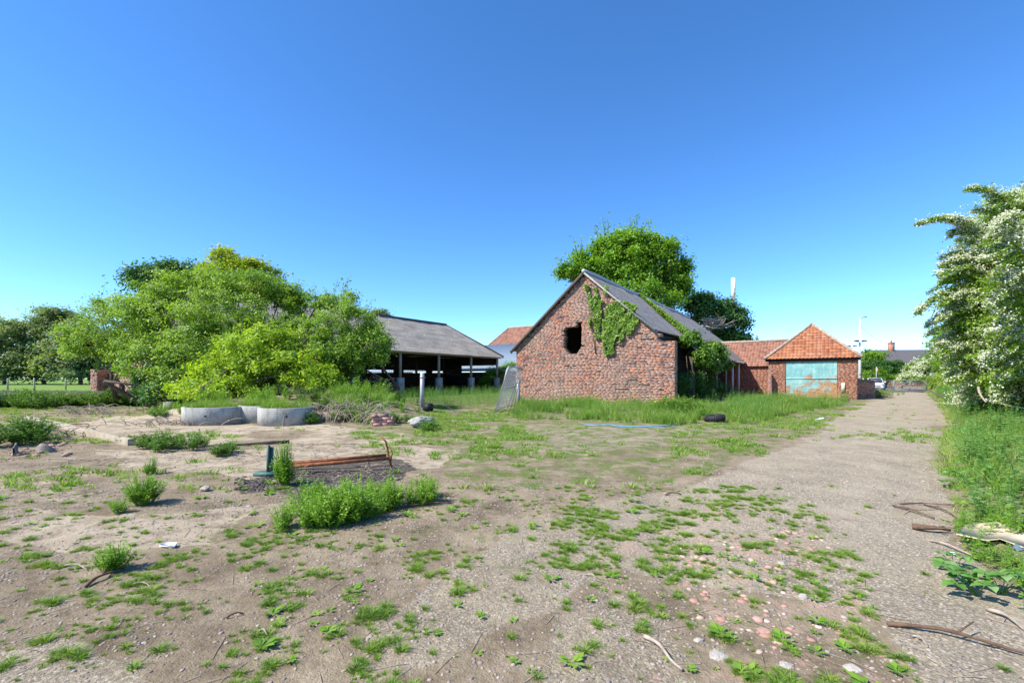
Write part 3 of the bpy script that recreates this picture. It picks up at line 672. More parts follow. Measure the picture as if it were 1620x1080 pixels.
# ivy on the gable
def ivy_gable():
    pts = [(510, 230), (535, 235), (590, 400), (612, 270), (650, 265), (680, 430), (730, 420), (742, 228), (800, 250), (795, 430), (900, 440), (1000, 440), (1080, 470), (1165, 510), (1110, 610), (1165, 690), (1080, 830), (980, 900), (900, 960), (860, 1080), (770, 1090), (700, 1020), (640, 1080), (600, 900), (570, 700), (580, 520), (520, 330)]
    poly = [wall_uz(860 + x / 7.715, 420 + y / 7.715) for x, y in pts]
    us = [p[0] for p in poly]; zz = [p[1] for p in poly]; n = 26000
    u = rng.uniform(min(us), max(us), n); z = rng.uniform(min(zz), max(zz), n)
    uu = u + .25 * (fbm(u * 3, z * 3, 5) - .5); z2 = z + .25 * (fbm(u * 3, z * 3, 8) - .5)
    k = in_poly(uu, z2, poly) & (fbm(u * 2.2, z * 1.5, 12) > np.where((u > 5.5) & (u < 6.3) & (z < 5.3), .55, .36)) & (rng.random(n) < .95)
    u, z = u[k], z[k]; n = len(u); d = .04 + .22 * fbm(u * 2.5, z * 2.5, 2) * rng.random(n) + .1 * (fbm(u * 1.8, z * 1.8, 3))
    P = np.array(BA) + DW * u[:, None] - DB * d[:, None] + np.array((0, 0, 1)) * z[:, None]
    N = -DB * 1.0 + rng.normal(size=(n, 3)) * .45 + (0, 0, .45)
    root = empty('climbing_ivy', B(6.5, -.1, 3.2), 'fan of pale green ivy climbing the sunlit barn gable beside the hole', 'ivy')
    mb = MB(); leaf_quads(mb, P, N, .085 + .07 * rng.random(n), .85, np.clip(rng.random(n) * .8 + .2, 0, 1)); part(mb, 'leaves', M['ivy'], root)
    st = MB()
    for (a, b) in (((640, 1080), (520, 240)), ((770, 1090), (630, 280)), ((800, 1050), (770, 240)), ((860, 1000), (1140, 700)), ((780, 900), (1100, 520))):
        q = [wall_uz(860 + x / 7.715, 420 + y / 7.715) for x, y in (a, b)]
        limb(st, B(q[0][0], -.03, q[0][1]), B(q[1][0], -.03, q[1][1]), .03, .012, 5, .03)
    limb(st, B(6.75, -.04, 2.1), B(6.35, -.03, 3.2), .012, .02, 5, .1)
    part(st, 'stems', M['bark'], root)
ivy_gable()
def ivy_roof():
    root = empty('overgrown_ivy', B(10.9, 6, 0), 'thick ivy spilling over the barn roof and hanging down its right side', 'ivy')
    Ps, Ns, Rs = [], [], []
    n = 9000; w_ = rng.random(n) ** .8                                  # band across the roof slope
    tc = 9.6 - 2.6 * w_ + .5 * (fbm(w_ * 6, w_ * 0, 4) - .5); hw = .35 + 1.1 * w_ ** 1.5; t = tc + hw * rng.uniform(-1, 1, n); u = 5.05 + w_ * 5.9
    z = np.array([zr(x) for x in u]) + .05 + .45 * rng.random(n) * (.4 + .8 * w_)
    Ps.append(np.array(BA) + DW * u[:, None] + DB * t[:, None] + np.stack([0 * z, 0 * z, z], 1)); Ns.append(np.array((.1, -.5, 1)) + rng.normal(size=(n, 3)) * .5); Rs.append(.3 + .7 * rng.random(n))
    bl = []
    for (u, t, z, a, c, nn) in ((10.7, 6.4, 3.3, .9, .6, 30), (10.7, 8.6, 3.1, .8, .5, 30), (10.8, 5, 2.7, .5, .6, 16), (10.7, 7.2, 2.4, .5, .8, 18), (10.7, 9.6, 2.5, .6, .8, 20), (9.9, 5.4, 3.9, .7, .5, 18), (10.6, 11.4, 2.6, .4, .4, 8)):
        q = B(u, t, z); bl.append((q[0], q[1], q[2], a, a, c, nn))
    P, N, r, C = crown_points(bl, .3, 130, .5, .7, .6); k = P[:, 2] > .05; Ps.append(P[k]); Ns.append(N[k]); Rs.append(r[k] * .8)
    P = np.concatenate(Ps); mb = MB(); leaf_quads(mb, P, np.concatenate(Ns), .09 + .09 * rng.random(len(P)), .8, np.concatenate(Rs)); part(mb, 'leaves', M['ivy'], root)
    st = MB()
    for k in range(9):
        t = 2.5 + 7 * rng.random(); limb(st, B(10.4 + .2 * rng.random(), t, -.05), B(10.4, t + rng.normal() * .4, 2.8), .04, .02, 5, .06)
    part(st, 'stems', M['bark'], root)
ivy_roof()

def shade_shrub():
    root = empty('shaded_undergrowth', B(10.2, 6, 0), 'undergrowth with leaves coloured dark for the shade, filling the open side of the barn below the ivy', 'undergrowth'); bl = []
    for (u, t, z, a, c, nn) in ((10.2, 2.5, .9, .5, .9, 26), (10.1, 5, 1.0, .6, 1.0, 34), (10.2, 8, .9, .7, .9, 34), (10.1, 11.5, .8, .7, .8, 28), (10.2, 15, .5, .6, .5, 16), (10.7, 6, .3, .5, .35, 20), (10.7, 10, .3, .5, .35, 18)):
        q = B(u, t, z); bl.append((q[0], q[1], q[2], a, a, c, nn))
    P, N, r, C = crown_points(bl, .3, 110, .4, .7, .6); k = P[:, 2] > .03; mb = MB(); leaf_quads(mb, P[k], N[k], .1, .7, r[k]); part(mb, 'leaves', M['ivydark'], root)  # darker leaf colour paints in the shade beneath the ivy
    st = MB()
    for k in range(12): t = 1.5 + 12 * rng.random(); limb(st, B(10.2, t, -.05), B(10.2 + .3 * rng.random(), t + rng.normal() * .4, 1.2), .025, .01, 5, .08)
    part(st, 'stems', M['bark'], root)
shade_shrub()

# ================================================================ the open cattle shed
S0 = np.array((-1.4, 49.5, 0.)); NDW = -DW
S = frame(S0, -DB, -DW)          # (s along the front towards us, depth back, z)
fl_ = None
shed = empty('open_shed', tuple(S0), 'long open-fronted cattle shed with a grey hipped roof on posts', 'shed')
ze, hr, EV = 3.95, 7.16, 30.0
rf = MB()
sheet(rf, S(-.3, -.4, ze - .2), S(EV, -.4, ze - .2), S(EV - .2, 4.07, hr), S(4.07, 4.07, hr), 260, 50, .07, 7, .08, rmap=course_r(1.05, .5, 11))
sheet(rf, S(4.07, 4.07, hr), S(EV - .2, 4.07, hr), S(EV, 8.5, ze - .2), S(-.3, 8.5, ze - .2), 60, 20, .04, 9, .08)
sheet(rf, S(-.3, 8.5, ze - .2), S(-.3, -.4, ze - .2), S(4.05, 4.0, hr - .02), S(4.05, 4.1, hr - .02), 40, 20, .03, 10, .08)
roof = part(rf, 'roof', M['greyroof'], shed)
p = MB(); p.tube([S(4.0, 4.07, hr + .04), S(EV - .2, 4.07, hr + .04)], .12, 6); p.tube([S(-.3, -.4, ze - .14), S(4.07, 4.07, hr + .02)], .09, 6); part(p, 'ridge_cap', M['darktimber'], roof)
for s_ in (.25, 4.6, 9.2, 13.8, 18.4, 23.0, 27.6):
    p = MB(); p.box(S(s_, .1, 2.75), (.2, .16, 2.4), ax=[DB, DW, (0, 0, 1)]); po = part(p, 'post', M['timber'], shed)
    p = MB(); p.box(S(s_, .1, .75), (.5, .5, 1.6), ax=[DB, DW, (0, 0, 1)]); part(p, 'plinth', M['concrete'], po)
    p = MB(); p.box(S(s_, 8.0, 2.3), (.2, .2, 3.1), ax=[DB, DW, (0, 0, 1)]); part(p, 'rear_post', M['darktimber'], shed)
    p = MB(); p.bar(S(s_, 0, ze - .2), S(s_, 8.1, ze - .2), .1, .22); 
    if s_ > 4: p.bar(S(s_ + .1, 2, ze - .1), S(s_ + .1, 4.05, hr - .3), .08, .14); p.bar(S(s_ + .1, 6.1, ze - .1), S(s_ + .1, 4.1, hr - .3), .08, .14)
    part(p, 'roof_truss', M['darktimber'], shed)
p = MB(); p.bar(S(-.2, -.02, ze - .22), S(EV, -.02, ze - .22), .12, .24); part(p, 'eave_beam', M['timber'], shed)
w2 = MB(); m2 = MB(); brick_wall(w2, m2, S(0, 8.1, 0), -DB, EV, lambda u: 2.0, seed=21, bl=.45, ch=.156, th=.3)
bw = part(w2, 'rear_wall', M['paintedshade'], shed); part(m2, 'mortar', M['paintedshade'], bw)
p = MB(); p.box(S(EV / 2, 8.1, 3.1), (.06, EV, 1.5), ax=[DW, DB, (0, 0, 1)])
for s_, l_ in ((2.5, 1), (7, 1.4), (11.6, 1.2), (22.8, 14.5)): p.box(S(s_, 8.12, 2.6), (.05, l_, 1.3), ax=[DW, DB, (0, 0, 1)])
part(p, 'rear_boarding', M['paintedshade'], shed)
p = MB(); p.box(S(EV - .1, 4.05, 2.0), (7.9, .3, 4.0), ax=[DW, DB, (0, 0, 1)]); part(p, 'end_wall', M['pinkbrick'], shed)
p = MB(); p.box(S(.1, 4.0, 1.0), (7.9, .25, 2.1), ax=[DW, DB, (0, 0, 1)]); part(p, 'end_wall', M['paintedshade'], shed)
p = MB(); p.box(S(.1, 4.0, 3.35), (7.9, .08, .9), ax=[DW, DB, (0, 0, 1)]); p.box(S(.12, 6.6, 2.4), (2.6, .08, 1.2), ax=[DW, DB, (0, 0, 1)]); part(p, 'end_boarding', M['paintedshade'], shed)
p = MB(); p.box(S(18.9, 1.0, .8), (.5, .9, 1.7), ax=[DB, DW, (0, 0, 1)]); part(p, 'brick_pier', M['pinkbrick'], shed)

# ================================================================ roofs beyond the shed
m_ = empty('metal_barn', (2.6, 62, 0), 'low barn behind the shed with a pale blue ribbed metal roof', 'barn')
Q = frame((2.6, 62, 0), DW, DB)
rf = MB(); sheet(rf, Q(-34, -12, 2.3), Q(8, -12, 2.3), Q(8, 0, 6.24), Q(-34, 0, 6.24), 60, 12, .01, 2, .05)
for k in range(94): rf.bar(Q(-33.8 + k * .45, -12.02, 2.35), Q(-33.8 + k * .45, 0, 6.29), .14, .14)
sheet(rf, Q(8, 0, 6.2), Q(-34, 0, 6.2), Q(-34, 10, 3), Q(8, 10, 3), 10, 6, .01, 3, .05)
part(rf, 'roof', M['whitemetal'], m_)
p = MB(); p.box(Q(-13, -11.6, 1.1), (41, .2, 2.2), ax=[DW, DB, (0, 0, 1)]); p.box(Q(7.6, -1, 1.5), (.2, 21, 3.2), ax=[DW, DB, (0, 0, 1)]); p.box(Q(-33.6, -1, 1.5), (.2, 21, 3.2), ax=[DW, DB, (0, 0, 1)]); part(p, 'wall', M['mortar'], m_)
h_ = empty('farmhouse', (-.5, 72, 0), 'farmhouse whose red pantile roof shows between the shed and the barn', 'house')
Q = frame((-.5, 72, 0), DW, DB); rf = MB(); dv_ = Q(0, 0, 9.4) - Q(0, -4, 6.0); L_ = np.linalg.norm(dv_); dv_ /= L_
pantiles(rf, Q(-1.8, -4, 6.0), DW, dv_, 17, L_, lambda x, y: x > 1.8 * y / L_ and y < L_, tw=.3, seed=5)
rf.add([Q(-1.7, -4, 6.0), Q(0, 0, 9.38), Q(0, .2, 9.38), Q(-1.7, 4.5, 6)], [(0, 1, 2, 3)], .4); rf.add([Q(0, .1, 9.38), Q(15, .1, 9.38), Q(15, 4.2, 6), Q(-1.7, 4.2, 6)], [(0, 1, 2, 3)], .4)
r_ = part(rf, 'roof', M['oldpantile'], h_); p = MB(); p.tube([Q(0, 0, 9.45), Q(15, 0, 9.45)], .13, 6); p.tube([Q(-1.75, -4, 6.05), Q(0, 0, 9.45)], .1, 6); part(p, 'ridge_tiles', M['hiptile'], r_)
p = MB(); p.box(Q(6.6, .1, 3.05), (16.6, 7.8, 6.1), ax=[DW, DB, (0, 0, 1)]); part(p, 'wall', M['newbrick'], h_)

# ================================================================ the garage with the teal door
GA = (19.65, 34.85, 0); G = frame(GA, DW, DB)
gar = empty('brick_garage', GA, 'small brick garage with an orange pantile hipped roof and a rusty teal door', 'garage')
w2 = MB(); m2 = MB(); gh = lambda u, z: 1.125 < u < 4.29 and z < 2.72
brick_wall(w2, m2, GA, DW, 5.42, lambda u: 2.93, None, seed=31, th=.3, cut=lambda z: (1.125, 4.29, .004) if z < 2.66 else None)
brick_wall(w2, m2, G(5.42, .03, 0), DB, 8.3, lambda u: 2.93, seed=32, th=.3)
brick_wall(w2, m2, G(0, 8.3, 0), -DB, 8.3, lambda u: 2.93, seed=33, th=.28)
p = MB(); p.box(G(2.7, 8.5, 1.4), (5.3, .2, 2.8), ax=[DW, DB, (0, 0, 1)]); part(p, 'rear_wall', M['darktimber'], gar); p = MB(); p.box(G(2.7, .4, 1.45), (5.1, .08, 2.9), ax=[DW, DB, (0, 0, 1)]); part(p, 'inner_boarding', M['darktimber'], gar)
gw = part(w2, 'wall', M['newbrick'], gar); part(m2, 'mortar', M['mortar'], gw)
p = MB(); p.box(G(2.7, -.09, 2.865), (5.8, .16, .2), ax=[DW, DB, (0, 0, 1)]); part(p, 'gutter', M['black'], gar)
rf = MB(); dv_ = np.array(G(0, 2.85, 2.75)) - np.array(G(0, 0, 0)); L_ = np.linalg.norm(dv_); dv_ /= L_; W_ = 5.86
pantiles(rf, G(-.22, -.27, 2.93), DW, dv_, W_, L_, lambda x, y: y < L_ and abs(x - W_ / 2) < W_ / 2 * (1 - y / L_) + .05, tw=.24, seed=6)
rr_ = part(rf, 'roof', M['pantile'], gar)
rf = MB(); ap = G(2.7, 2.6, 5.66); bk = G(2.7, 9, 5.66)
rf.add([G(5.64, -.2, 2.9), G(5.64, 9, 2.9), bk, ap], [(0, 1, 2, 3)], .5); rf.add([G(-.22, 9, 2.9), G(-.22, -.27, 2.9), ap, bk], [(0, 1, 2, 3)], .5)
rf.add([G(-.1, .0, 2.95), G(5.5, .0, 2.95), ap - (0, 0, .1)], [(0, 1, 2)], .1); part(rf, 'side_slopes', M['oldpantile'], rr_)
p = MB()
for a in (G(-.26, -.3, 2.98), G(5.68, -.3, 2.98)): limb(p, a, ap + (0, 0, .05), .11, .11, 8, .004)
p.tube([ap + (0, 0, .06), bk + (0, 0, .06)], .12, 8); part(p, 'hip_tiles', M['hiptile'], rr_, smooth=True)
# the door: sheets with seams
p = MB()
for (u0, u1) in ((1.15, 1.68), (1.69, 2.36), (2.37, 3.05), (3.06, 3.55), (3.56, 4.27)):
    p.box(G((u0 + u1) / 2, .02, 2.1), (u1 - u0, .03 + .01 * rng.random(), 1.24), ax=[DW, DB, (0, 0, 1)])
p.box(G(2.71, .03, .76), (3.12, .03, 1.42), ax=[DW, DB, (0, 0, 1)])
dr = MB(); nu_, nz_ = 60, 50; U, Z = np.meshgrid(np.linspace(1.15, 4.27, nu_), np.linspace(.06, 2.71, nz_))
Dp = -.02 + .035 * (fbm(U * 1.3, Z * 1.3, 4) - .5) - .03 * (np.abs(Z - 1.47) < .03) + .02 * (np.abs((U * 1.6) % 1 - .5) < .06) * (Z > 1.5)
P = np.array(GA) + DW * U[..., None] - DB * (-Dp)[..., None] + np.stack([0 * Z, 0 * Z, Z], -1); P = np.array(GA) + DW * U[..., None] + DB * Dp[..., None] + np.stack([0 * Z, 0 * Z, Z], -1)
dr.grid(P, .5); dr.box(G(2.71, .08, 1.38), (3.12, .05, 2.64), ax=[DW, DB, (0, 0, 1)])
do = dr.build('door', M['tealdoor'], gar, smooth=True)
p = MB(); p.box(G(2.71, -.045, 1.47), (3.14, .02, .05), ax=[DW, DB, (0, 0, 1)]); part(p, 'seam_bar', M['tealdoor'], do)
w2 = MB(); m2 = MB(); brick_wall(w2, m2, G(.02, -.55, 0), DW, .24, lambda u: 1.75, seed=35, th=.5); brick_wall(w2, m2, G(.27, -.52, 0), DB, .5, lambda u: 1.6, seed=36, th=.02); bt = part(w2, 'buttress', M['pinkbrick'], gar); part(m2, 'mortar', M['mortar'], bt)
p = MB(); p.box(G(4.62, -.07, .85), (.2, .03, .65), ax=[DW, DB, (0, 0, 1)]); part(p, 'meter_cover', plain('cream paint', (.6, .55, .38), .7, .1, 4), gar)
# the range behind it
rg_ = empty('tiled_range', G(-6, 8.3, 0), 'brick range behind the garage with a long faded pantile roof', 'outbuilding')
rf = MB(); dv_ = np.array(G(0, 2.8, 2.5)) - np.array(G(0, 0, 0)); L_ = np.linalg.norm(dv_); dv_ /= L_
pantiles(rf, G(-6.5, 8.1, 2.6), DW, dv_, 9.4, L_, lambda x, y: y < L_, tw=.26, seed=8); rf.add([G(-6.5, 10.9, 5.08), G(2.9, 10.9, 5.08), G(2.9, 13.8, 2.6), G(-6.5, 13.8, 2.6)], [(0, 1, 2, 3)], .4)
r_ = part(rf, 'roof', M['oldpantile'], rg_); p = MB(); p.tube([G(-6.5, 10.9, 5.14), G(2.9, 10.9, 5.14)], .12, 8); part(p, 'ridge_tiles', M['hiptile'], r_)
w2 = MB(); m2 = MB(); brick_wall(w2, m2, G(-6.3, 8.32, 0), DW, 9.2, lambda u: 2.55, seed=37, th=.3, bl=.3, ch=.1); bt = part(w2, 'wall', M['newbrick'], rg_); part(m2, 'mortar', M['mortar'], bt)
# dark yard wall right of the garage
yw = empty('yard_wall', (24.5, 32.9, 0), 'low dark brick wall in the shade right of the garage', 'wall')
w2 = MB(); m2 = MB(); brick_wall(w2, m2, (24.25, 33.0, 0), (1, 0, 0), 2.1, lambda u: 1.55 - .1 * u, seed=41, th=.3); a_ = part(w2, 'brickwork', M['oldbrick'], yw); part(m2, 'mortar', M['mortar'], a_)
p = MB(); p.tube([(25.2, 32.8, 1.4), (25.2, 32.8, 2.1)], .03, 5); p.box((25.2, 32.8, 1.75), (.3, .03, .08)); p.box((25.2, 32.79, 1.75), (.12, .04, .14))
tag(part(p, 'marker_post', plain('ochre paint', (.5, .33, .1), .7), None, loc=(25.2, 32.8, 1.4)), 'small ochre cross-shaped marker standing up behind the low dark wall', 'marker')

# ================================================================ the lane end: gate, road, cars, houses
rd = MB(); rd.add([(20, 51.2, .06), (90, 47, .06), (92, 56.5, .06), (20, 60, .06)], [(0, 1, 2, 3)]); rd.build('road', plain('lane asphalt', (.13, .125, .12), .9, .15, 3), kind='structure', loc=(0, 0, 0))
gt = empty('field_gate', (38, 49, 0), 'galvanised seven-bar field gate closing the end of the track', 'gate')
def gate_leaf(x0, x1, y0, y1):
    p = MB(); zs_ = (.25, .42, .6, .8, 1.02, 1.28)
    for z in zs_: p.tube([(x0, y0, z), (x1, y1, z)], .026 if z < 1.2 else .034, 6)
    for k in (0, .5, 1): p.tube([(x0 + (x1 - x0) * k, y0 + (y1 - y0) * k, .22), (x0 + (x1 - x0) * k, y0 + (y1 - y0) * k, 1.3)], .03, 6)
    p.tube([(x0, y0, .3), ((x0 + x1) / 2, (y0 + y1) / 2, 1.25), (x1, y1, .3)], .02, 5); part(p, 'bars', M['galv'], gt)
gate_leaf(37.4, 41.0, 49.2, 49.1); gate_leaf(41.2, 44.6, 49.1, 49.0)
for x in (37.3, 44.75):
    p = MB(); p.cyl((x, 49.1, -.1), .07, 1.55, 10); part(p, 'gate_post', M['galv'], gt)

def make_car():
    root = empty('parked_car', (0, 0, 0), 'white hatchback parked beyond the gate, facing the track', 'car', 'cars parked along the lane')
    paint = plain('white car paint', (.78, .79, .8), .25, .02, 2); dark = M['glass']
    Y_ = [-1.9, -1.86, -1.6, -.95, -.85, 0, 1.2, 1.75, 1.9]                 # front at -y
    low = [.32, .24, .2, .18, .18, .18, .18, .22, .35]; top = [.62, .72, .82, .93, .95, .97, .97, .95, .8]; wd = [.66, .74, .83, .86, .86, .87, .86, .82, .72]
    def loft(secs, mb):
        n = len(secs[0]); V = [q for s in secs for q in s]; Fs = [(i * n + k, i * n + (k + 1) % n, (i + 1) * n + (k + 1) % n, (i + 1) * n + k) for i in range(len(secs) - 1) for k in range(n)]
        mb.add(V, Fs); mb.add(secs[0], [tuple(range(n))]); mb.add(secs[-1], [tuple(range(n))[::-1]])
    mb = MB(); secs = []
    for y, l, t, w_ in zip(Y_, low, top, wd):
        h = [(w_ * .9, l), (w_, l + .12), (w_, t - .18), (w_ * .93, t - .05), (w_ * .8, t)]
        secs.append([(x, y, z) for x, z in h] + [(-x, y, z) for x, z in h[::-1]])
    loft(secs, mb)
    body = part(mb, 'body', paint, root, smooth=True)
    mb = MB(); secs = []
    for y, t, w_ in ((-.92, .95, .72), (-.35, 1.38, .6), (.1, 1.44, .6), (1.1, 1.42, .58), (1.72, 1.0, .7)):
        secs.append([(.8 if t < 1.1 else .76, y, .93), (w_, y, t - .03), (w_ * .85, y, t), (-w_ * .85, y, t), (-w_, y, t - .03), (-.8 if t < 1.1 else -.76, y, .93)])
    loft(secs, mb); part(mb, 'windows', dark, root)
    mb = MB(); mb.box((0, .38, 1.445), (1.05, 1.35, .03)); part(mb, 'roof', paint, root)
    mb = MB()
    for s in (-1, 1):
        mb.bar((s * .73, -.93, .95), (s * .6, -.33, 1.4), .05, .05); mb.bar((s * .6, -.33, 1.4), (s * .58, 1.1, 1.42), .05, .05); mb.bar((s * .58, 1.1, 1.42), (s * .7, 1.73, 1.0), .06, .06)
    part(mb, 'pillars', paint, root)
    for s in (-1, 1):
        mb = MB(); mb.tube([(s * .62, -1.82, .66), (s * .62, -1.9, .64)], [.14, .12], 14); part(mb, 'headlight', plain('headlight glass', (.3, .32, .35), .1, .1, 4), root)
        mb = MB(); mb.box((s * .92, -.75, 1.0), (.16, .1, .12)); part(mb, 'mirror', paint, root)
        for y in (-1.2, 1.2):
            mb = MB(); mb.tube([(s * .68, y, .31), (s * .9, y, .31)], .31, 20); wh = part(mb, 'wheel', M['black'], root)
            mb = MB(); mb.tube([(s * .89, y, .31), (s * .91, y, .31)], .19, 14); part(mb, 'rim', M['galv'], wh)
    mb = MB(); mb.box((0, -1.9, .5), (.9, .04, .14)); mb.box((0, -1.89, .3), (1.2, .06, .1)); part(mb, 'grille', M['black'], root)
    mb = MB(); mb.box((0, -1.925, .42), (.5, .01, .1)); part(mb, 'number_plate', M['white'], root)
    return root
def children_of(o): return [c for c in bpy.data.objects if c.parent == o]
def copy_tree(o, parent=None):
    c = o.copy(); COL.objects.link(c)
    if parent is not None: c.parent = parent
    for ch in children_of(o): copy_tree(ch, c)
    return c
car = make_car(); car.location = (43.2, 54.2, .06); car.rotation_euler.z = R(-36)
c2 = copy_tree(car); c2.location = (41.6, 55.8, .06); c2.rotation_euler.z = R(-70); c2['label'] = 'white car half hidden behind the low wall and rubble left of the gate'

hs_ = empty('brick_house', (70, 85, 0), 'brick house beyond the lane with a long dark tiled roof and chimney', 'house')
Q = frame((69.9, 86.5, 0), np.array((.9966, -.082, 0)), np.array((.082, .9966, 0)))
rf = MB(); sheet(rf, Q(0, -.5, 4.45), Q(19, -.5, 4.45), Q(19, 3.6, 7.1), Q(0, 3.6, 7.1), 80, 30, .02, 3, .08, rmap=course_r(.35, .3, 5)); sheet(rf, Q(19, 7.6, 4.45), Q(0, 7.6, 4.45), Q(0, 3.6, 7.1), Q(19, 3.6, 7.1), 8, 6, .01, 3, .08)
r_ = part(rf, 'roof', M['slate'], hs_)
w2 = MB(); m2 = MB(); brick_wall(w2, m2, Q(.15, 0, 0), (.9966, -.082, 0), 18.7, lambda u: 4.4, lambda u, z: (3.3 < u < 4.6 and 2.6 < z < 4.0) or (7.5 < u < 9 and 2.6 < z < 4), seed=51, bl=.45, ch=.156, th=.3); a_ = part(w2, 'wall', M['newbrick'], hs_); part(m2, 'mortar', M['mortar'], a_)
p = MB(); p.box(Q(.35, 3.6, 2.2), (.3, 7, 4.4)); p.box(Q(.35, 3.6, 5.3), (.28, 3.6, 2.2)); part(p, 'gable_wall', M['newbrick'], hs_)
for u in (3.95, 8.25):
    p = MB(); p.box(Q(u, .08, 3.3), (1.3, .08, 1.4)); wi = part(p, 'window', M['white'], hs_); p = MB(); p.box(Q(u - .3, .03, 3.3), (.5, .03, 1.15)); p.box(Q(u + .3, .03, 3.3), (.5, .03, 1.15)); part(p, 'pane', M['glass'], wi)
p = MB(); p.box(Q(4.5, 3.5, 7.3), (.75, .75, 2.2)); p.box(Q(4.5, 3.5, 8.42), (.88, .88, .14)); ch_ = part(p, 'chimney', M['newbrick'], r_)
p = MB(); p.cyl(Q(4.5, 3.5, 8.49), .16, .5, 10, r2=.12); p.tube([Q(5.2, 3.5, 7.2), Q(5.2, 3.5, 9.3)], .025, 4); p.bar(Q(4.9, 3.5, 9.1), Q(5.5, 3.5, 9.25), .03, .03); p.location = None; part(p, 'chimney_pot', M['oldpantile'], r_)

# lamp masts, phone mast, road sign
def lamp_post(x, y, H, name_label, top2=None):
    root = empty('lighting_mast', (x, y, 0), name_label, 'lamp mast')
    p = MB(); h1 = min(H, top2 or H); p.tube([(x, y, -.1), (x, y, h1 * .95), (x, y, H)], [.17, .1, .045], 10); part(p, 'pole', M['white'], root, smooth=True)
    zz = top2 or H; p = MB(); p.tube([(x - .42, y, zz), (x + .42, y, zz)], .03, 5); part(p, 'cross_arm', M['galv'], root)
    for s in (-1, 1):
        p = MB(); p.box((x + s * .4, y - .1, zz + .08), (.34, .3, .12)); part(p, 'floodlight', M['black'], root)
    if top2: p = MB(); p.bar((x, y, H), (x + .7, y, H + .1), .18, .1); part(p, 'lantern', M['galv'], root)
lamp_post(36.3, 47.5, 7.8, 'tall tapering white mast with two floodlights right of the garage', 5.3)
lamp_post(43.6, 58.5, 5.55, 'shorter mast whose twin floodlights just clear the garage roof')
ms = empty('phone_mast', (38.9, 80, 0), 'slim white mobile phone mast rising behind the dark tree', 'phone mast')
p = MB(); p.tube([(38.9, 80, 0), (38.9, 80, 14)], [.35, .28], 12); part(p, 'pole', M['white'], ms, smooth=True)
p = MB(); p.cyl((38.9, 80, 15.2), .36, 3.8, 14); p.cyl((38.9, 80, 19.0), .25, .12, 12); part(p, 'antenna_shroud', M['white'], ms)
p = MB(); p.cyl((38.9, 80, 13.9), .22, 1.3, 8)
for a in range(3): p.box((38.9 + .4 * math.cos(a * 2.1), 80 + .4 * math.sin(a * 2.1), 14.5), (.28, .28, .7)); 
p.cyl((38.9, 80, 17.0), .37, .12, 14); p.cyl((38.9, 80, 13.2), .5, .1, 12); p.cyl((38.9, 80, 15.1), .5, .1, 12); part(p, 'equipment', M['galv'], ms)
sg = empty('road_sign', (45, 56.2, 0), 'round road sign seen almost edge-on above the gate', 'sign')
p = MB(); p.cyl((45, 56.2, 0), .045, 2.9, 8); part(p, 'pole', M['galv'], sg)
p = MB(); a = np.array((.93, -.35, 0)); p.tube([np.array((45, 56.15, 2.45)) - a * .02, np.array((45, 56.15, 2.45)) + a * .02], .33, 20); sp_ = part(p, 'sign_plate', plain('faded red', (.55, .22, .17), .5), sg)
wr = MB(); a = np.array((36.3, 47.5, 7.0)); b = np.array(Q(4.5, 3.5, 8.2)); t = np.linspace(0, 1, 24)[:, None]; wr.tube(a + (b - a) * t - (0, 0, 1) * (.6 * np.sin(t * math.pi)), .015, 4)
tag(wr.build('overhead_cable', M['black'], None), 'thin overhead cable running from the lamp mast to the house', 'cable')

# ================================================================ trees and shrubs
def X(u, Y): return (u - 810) / F * Y
def Zt(v, Y): return CAMH - (v - HZ) / F * Y
def blob(u, v, Y, rx, rz, n, ry=None):
    return (X(u, Y), Y, Zt(v, Y), rx, ry or rx, rz, n)
# elders overgrowing the old pens
G1 = 'elder bushes in front of the cattle shed'
EK = dict(group=G1, asp=.42, flat=.7, up=.55, gaps=.3, shoots=9, shootL=.8, fork=.22, branches=110)
def eb(label, u, Y, bl, leaf='elder', multi=4, tk=.12, size=.14, clump=.5, per=170):
    bl = [(b[0], b[1], b[2], b[3] * 1.08, b[4], b[5] * 1.08, int(b[6] * 1.6)) for b in bl]; clump *= .68; per = int(per * .62)
    tree('elder_bush', label, 'bush', (X(u, Y), Y), bl, leaf, size, clump, per, tk, multi=multi, **EK)
eb('leftmost elder bush, leaning over the ruined brick pier', 195, 25, [blob(175, 545, 25, 1.9, 1.4, 56), blob(205, 505, 25, 1.7, 1.0, 40), blob(140, 548, 25, .9, 1.0, 24), blob(160, 505, 25.5, .9, .8, 16), blob(225, 560, 24, 1.3, 1.1, 34), blob(152, 486, 25, .4, .35, 4)])
eb('tall elder bush rising left of the shed, between the leaning bush and the yellow tree', 285, 23.5, [blob(270, 500, 23.5, 2.0, 1.5, 60), blob(315, 462, 24, 1.9, 1.0, 50), blob(250, 575, 23, 1.5, 1.3, 48), blob(320, 560, 22.5, 1.8, 1.5, 60), blob(232, 486, 24, 1.1, .7, 22), blob(290, 610, 22, 1.6, .9, 40), blob(355, 450, 24, 1.2, .8, 24)])
eb('broad elder bush in the middle of the thicket with the highest crown', 375, 22.5, [blob(370, 490, 22.5, 2.0, 1.3, 60), blob(405, 462, 23, 1.7, .8, 40), blob(345, 545, 22, 1.8, 1.4, 54), blob(420, 540, 22, 1.7, 1.3, 50), blob(440, 482, 23, 1.2, .8, 24), blob(400, 590, 21.5, 2.0, 1.1, 54)])
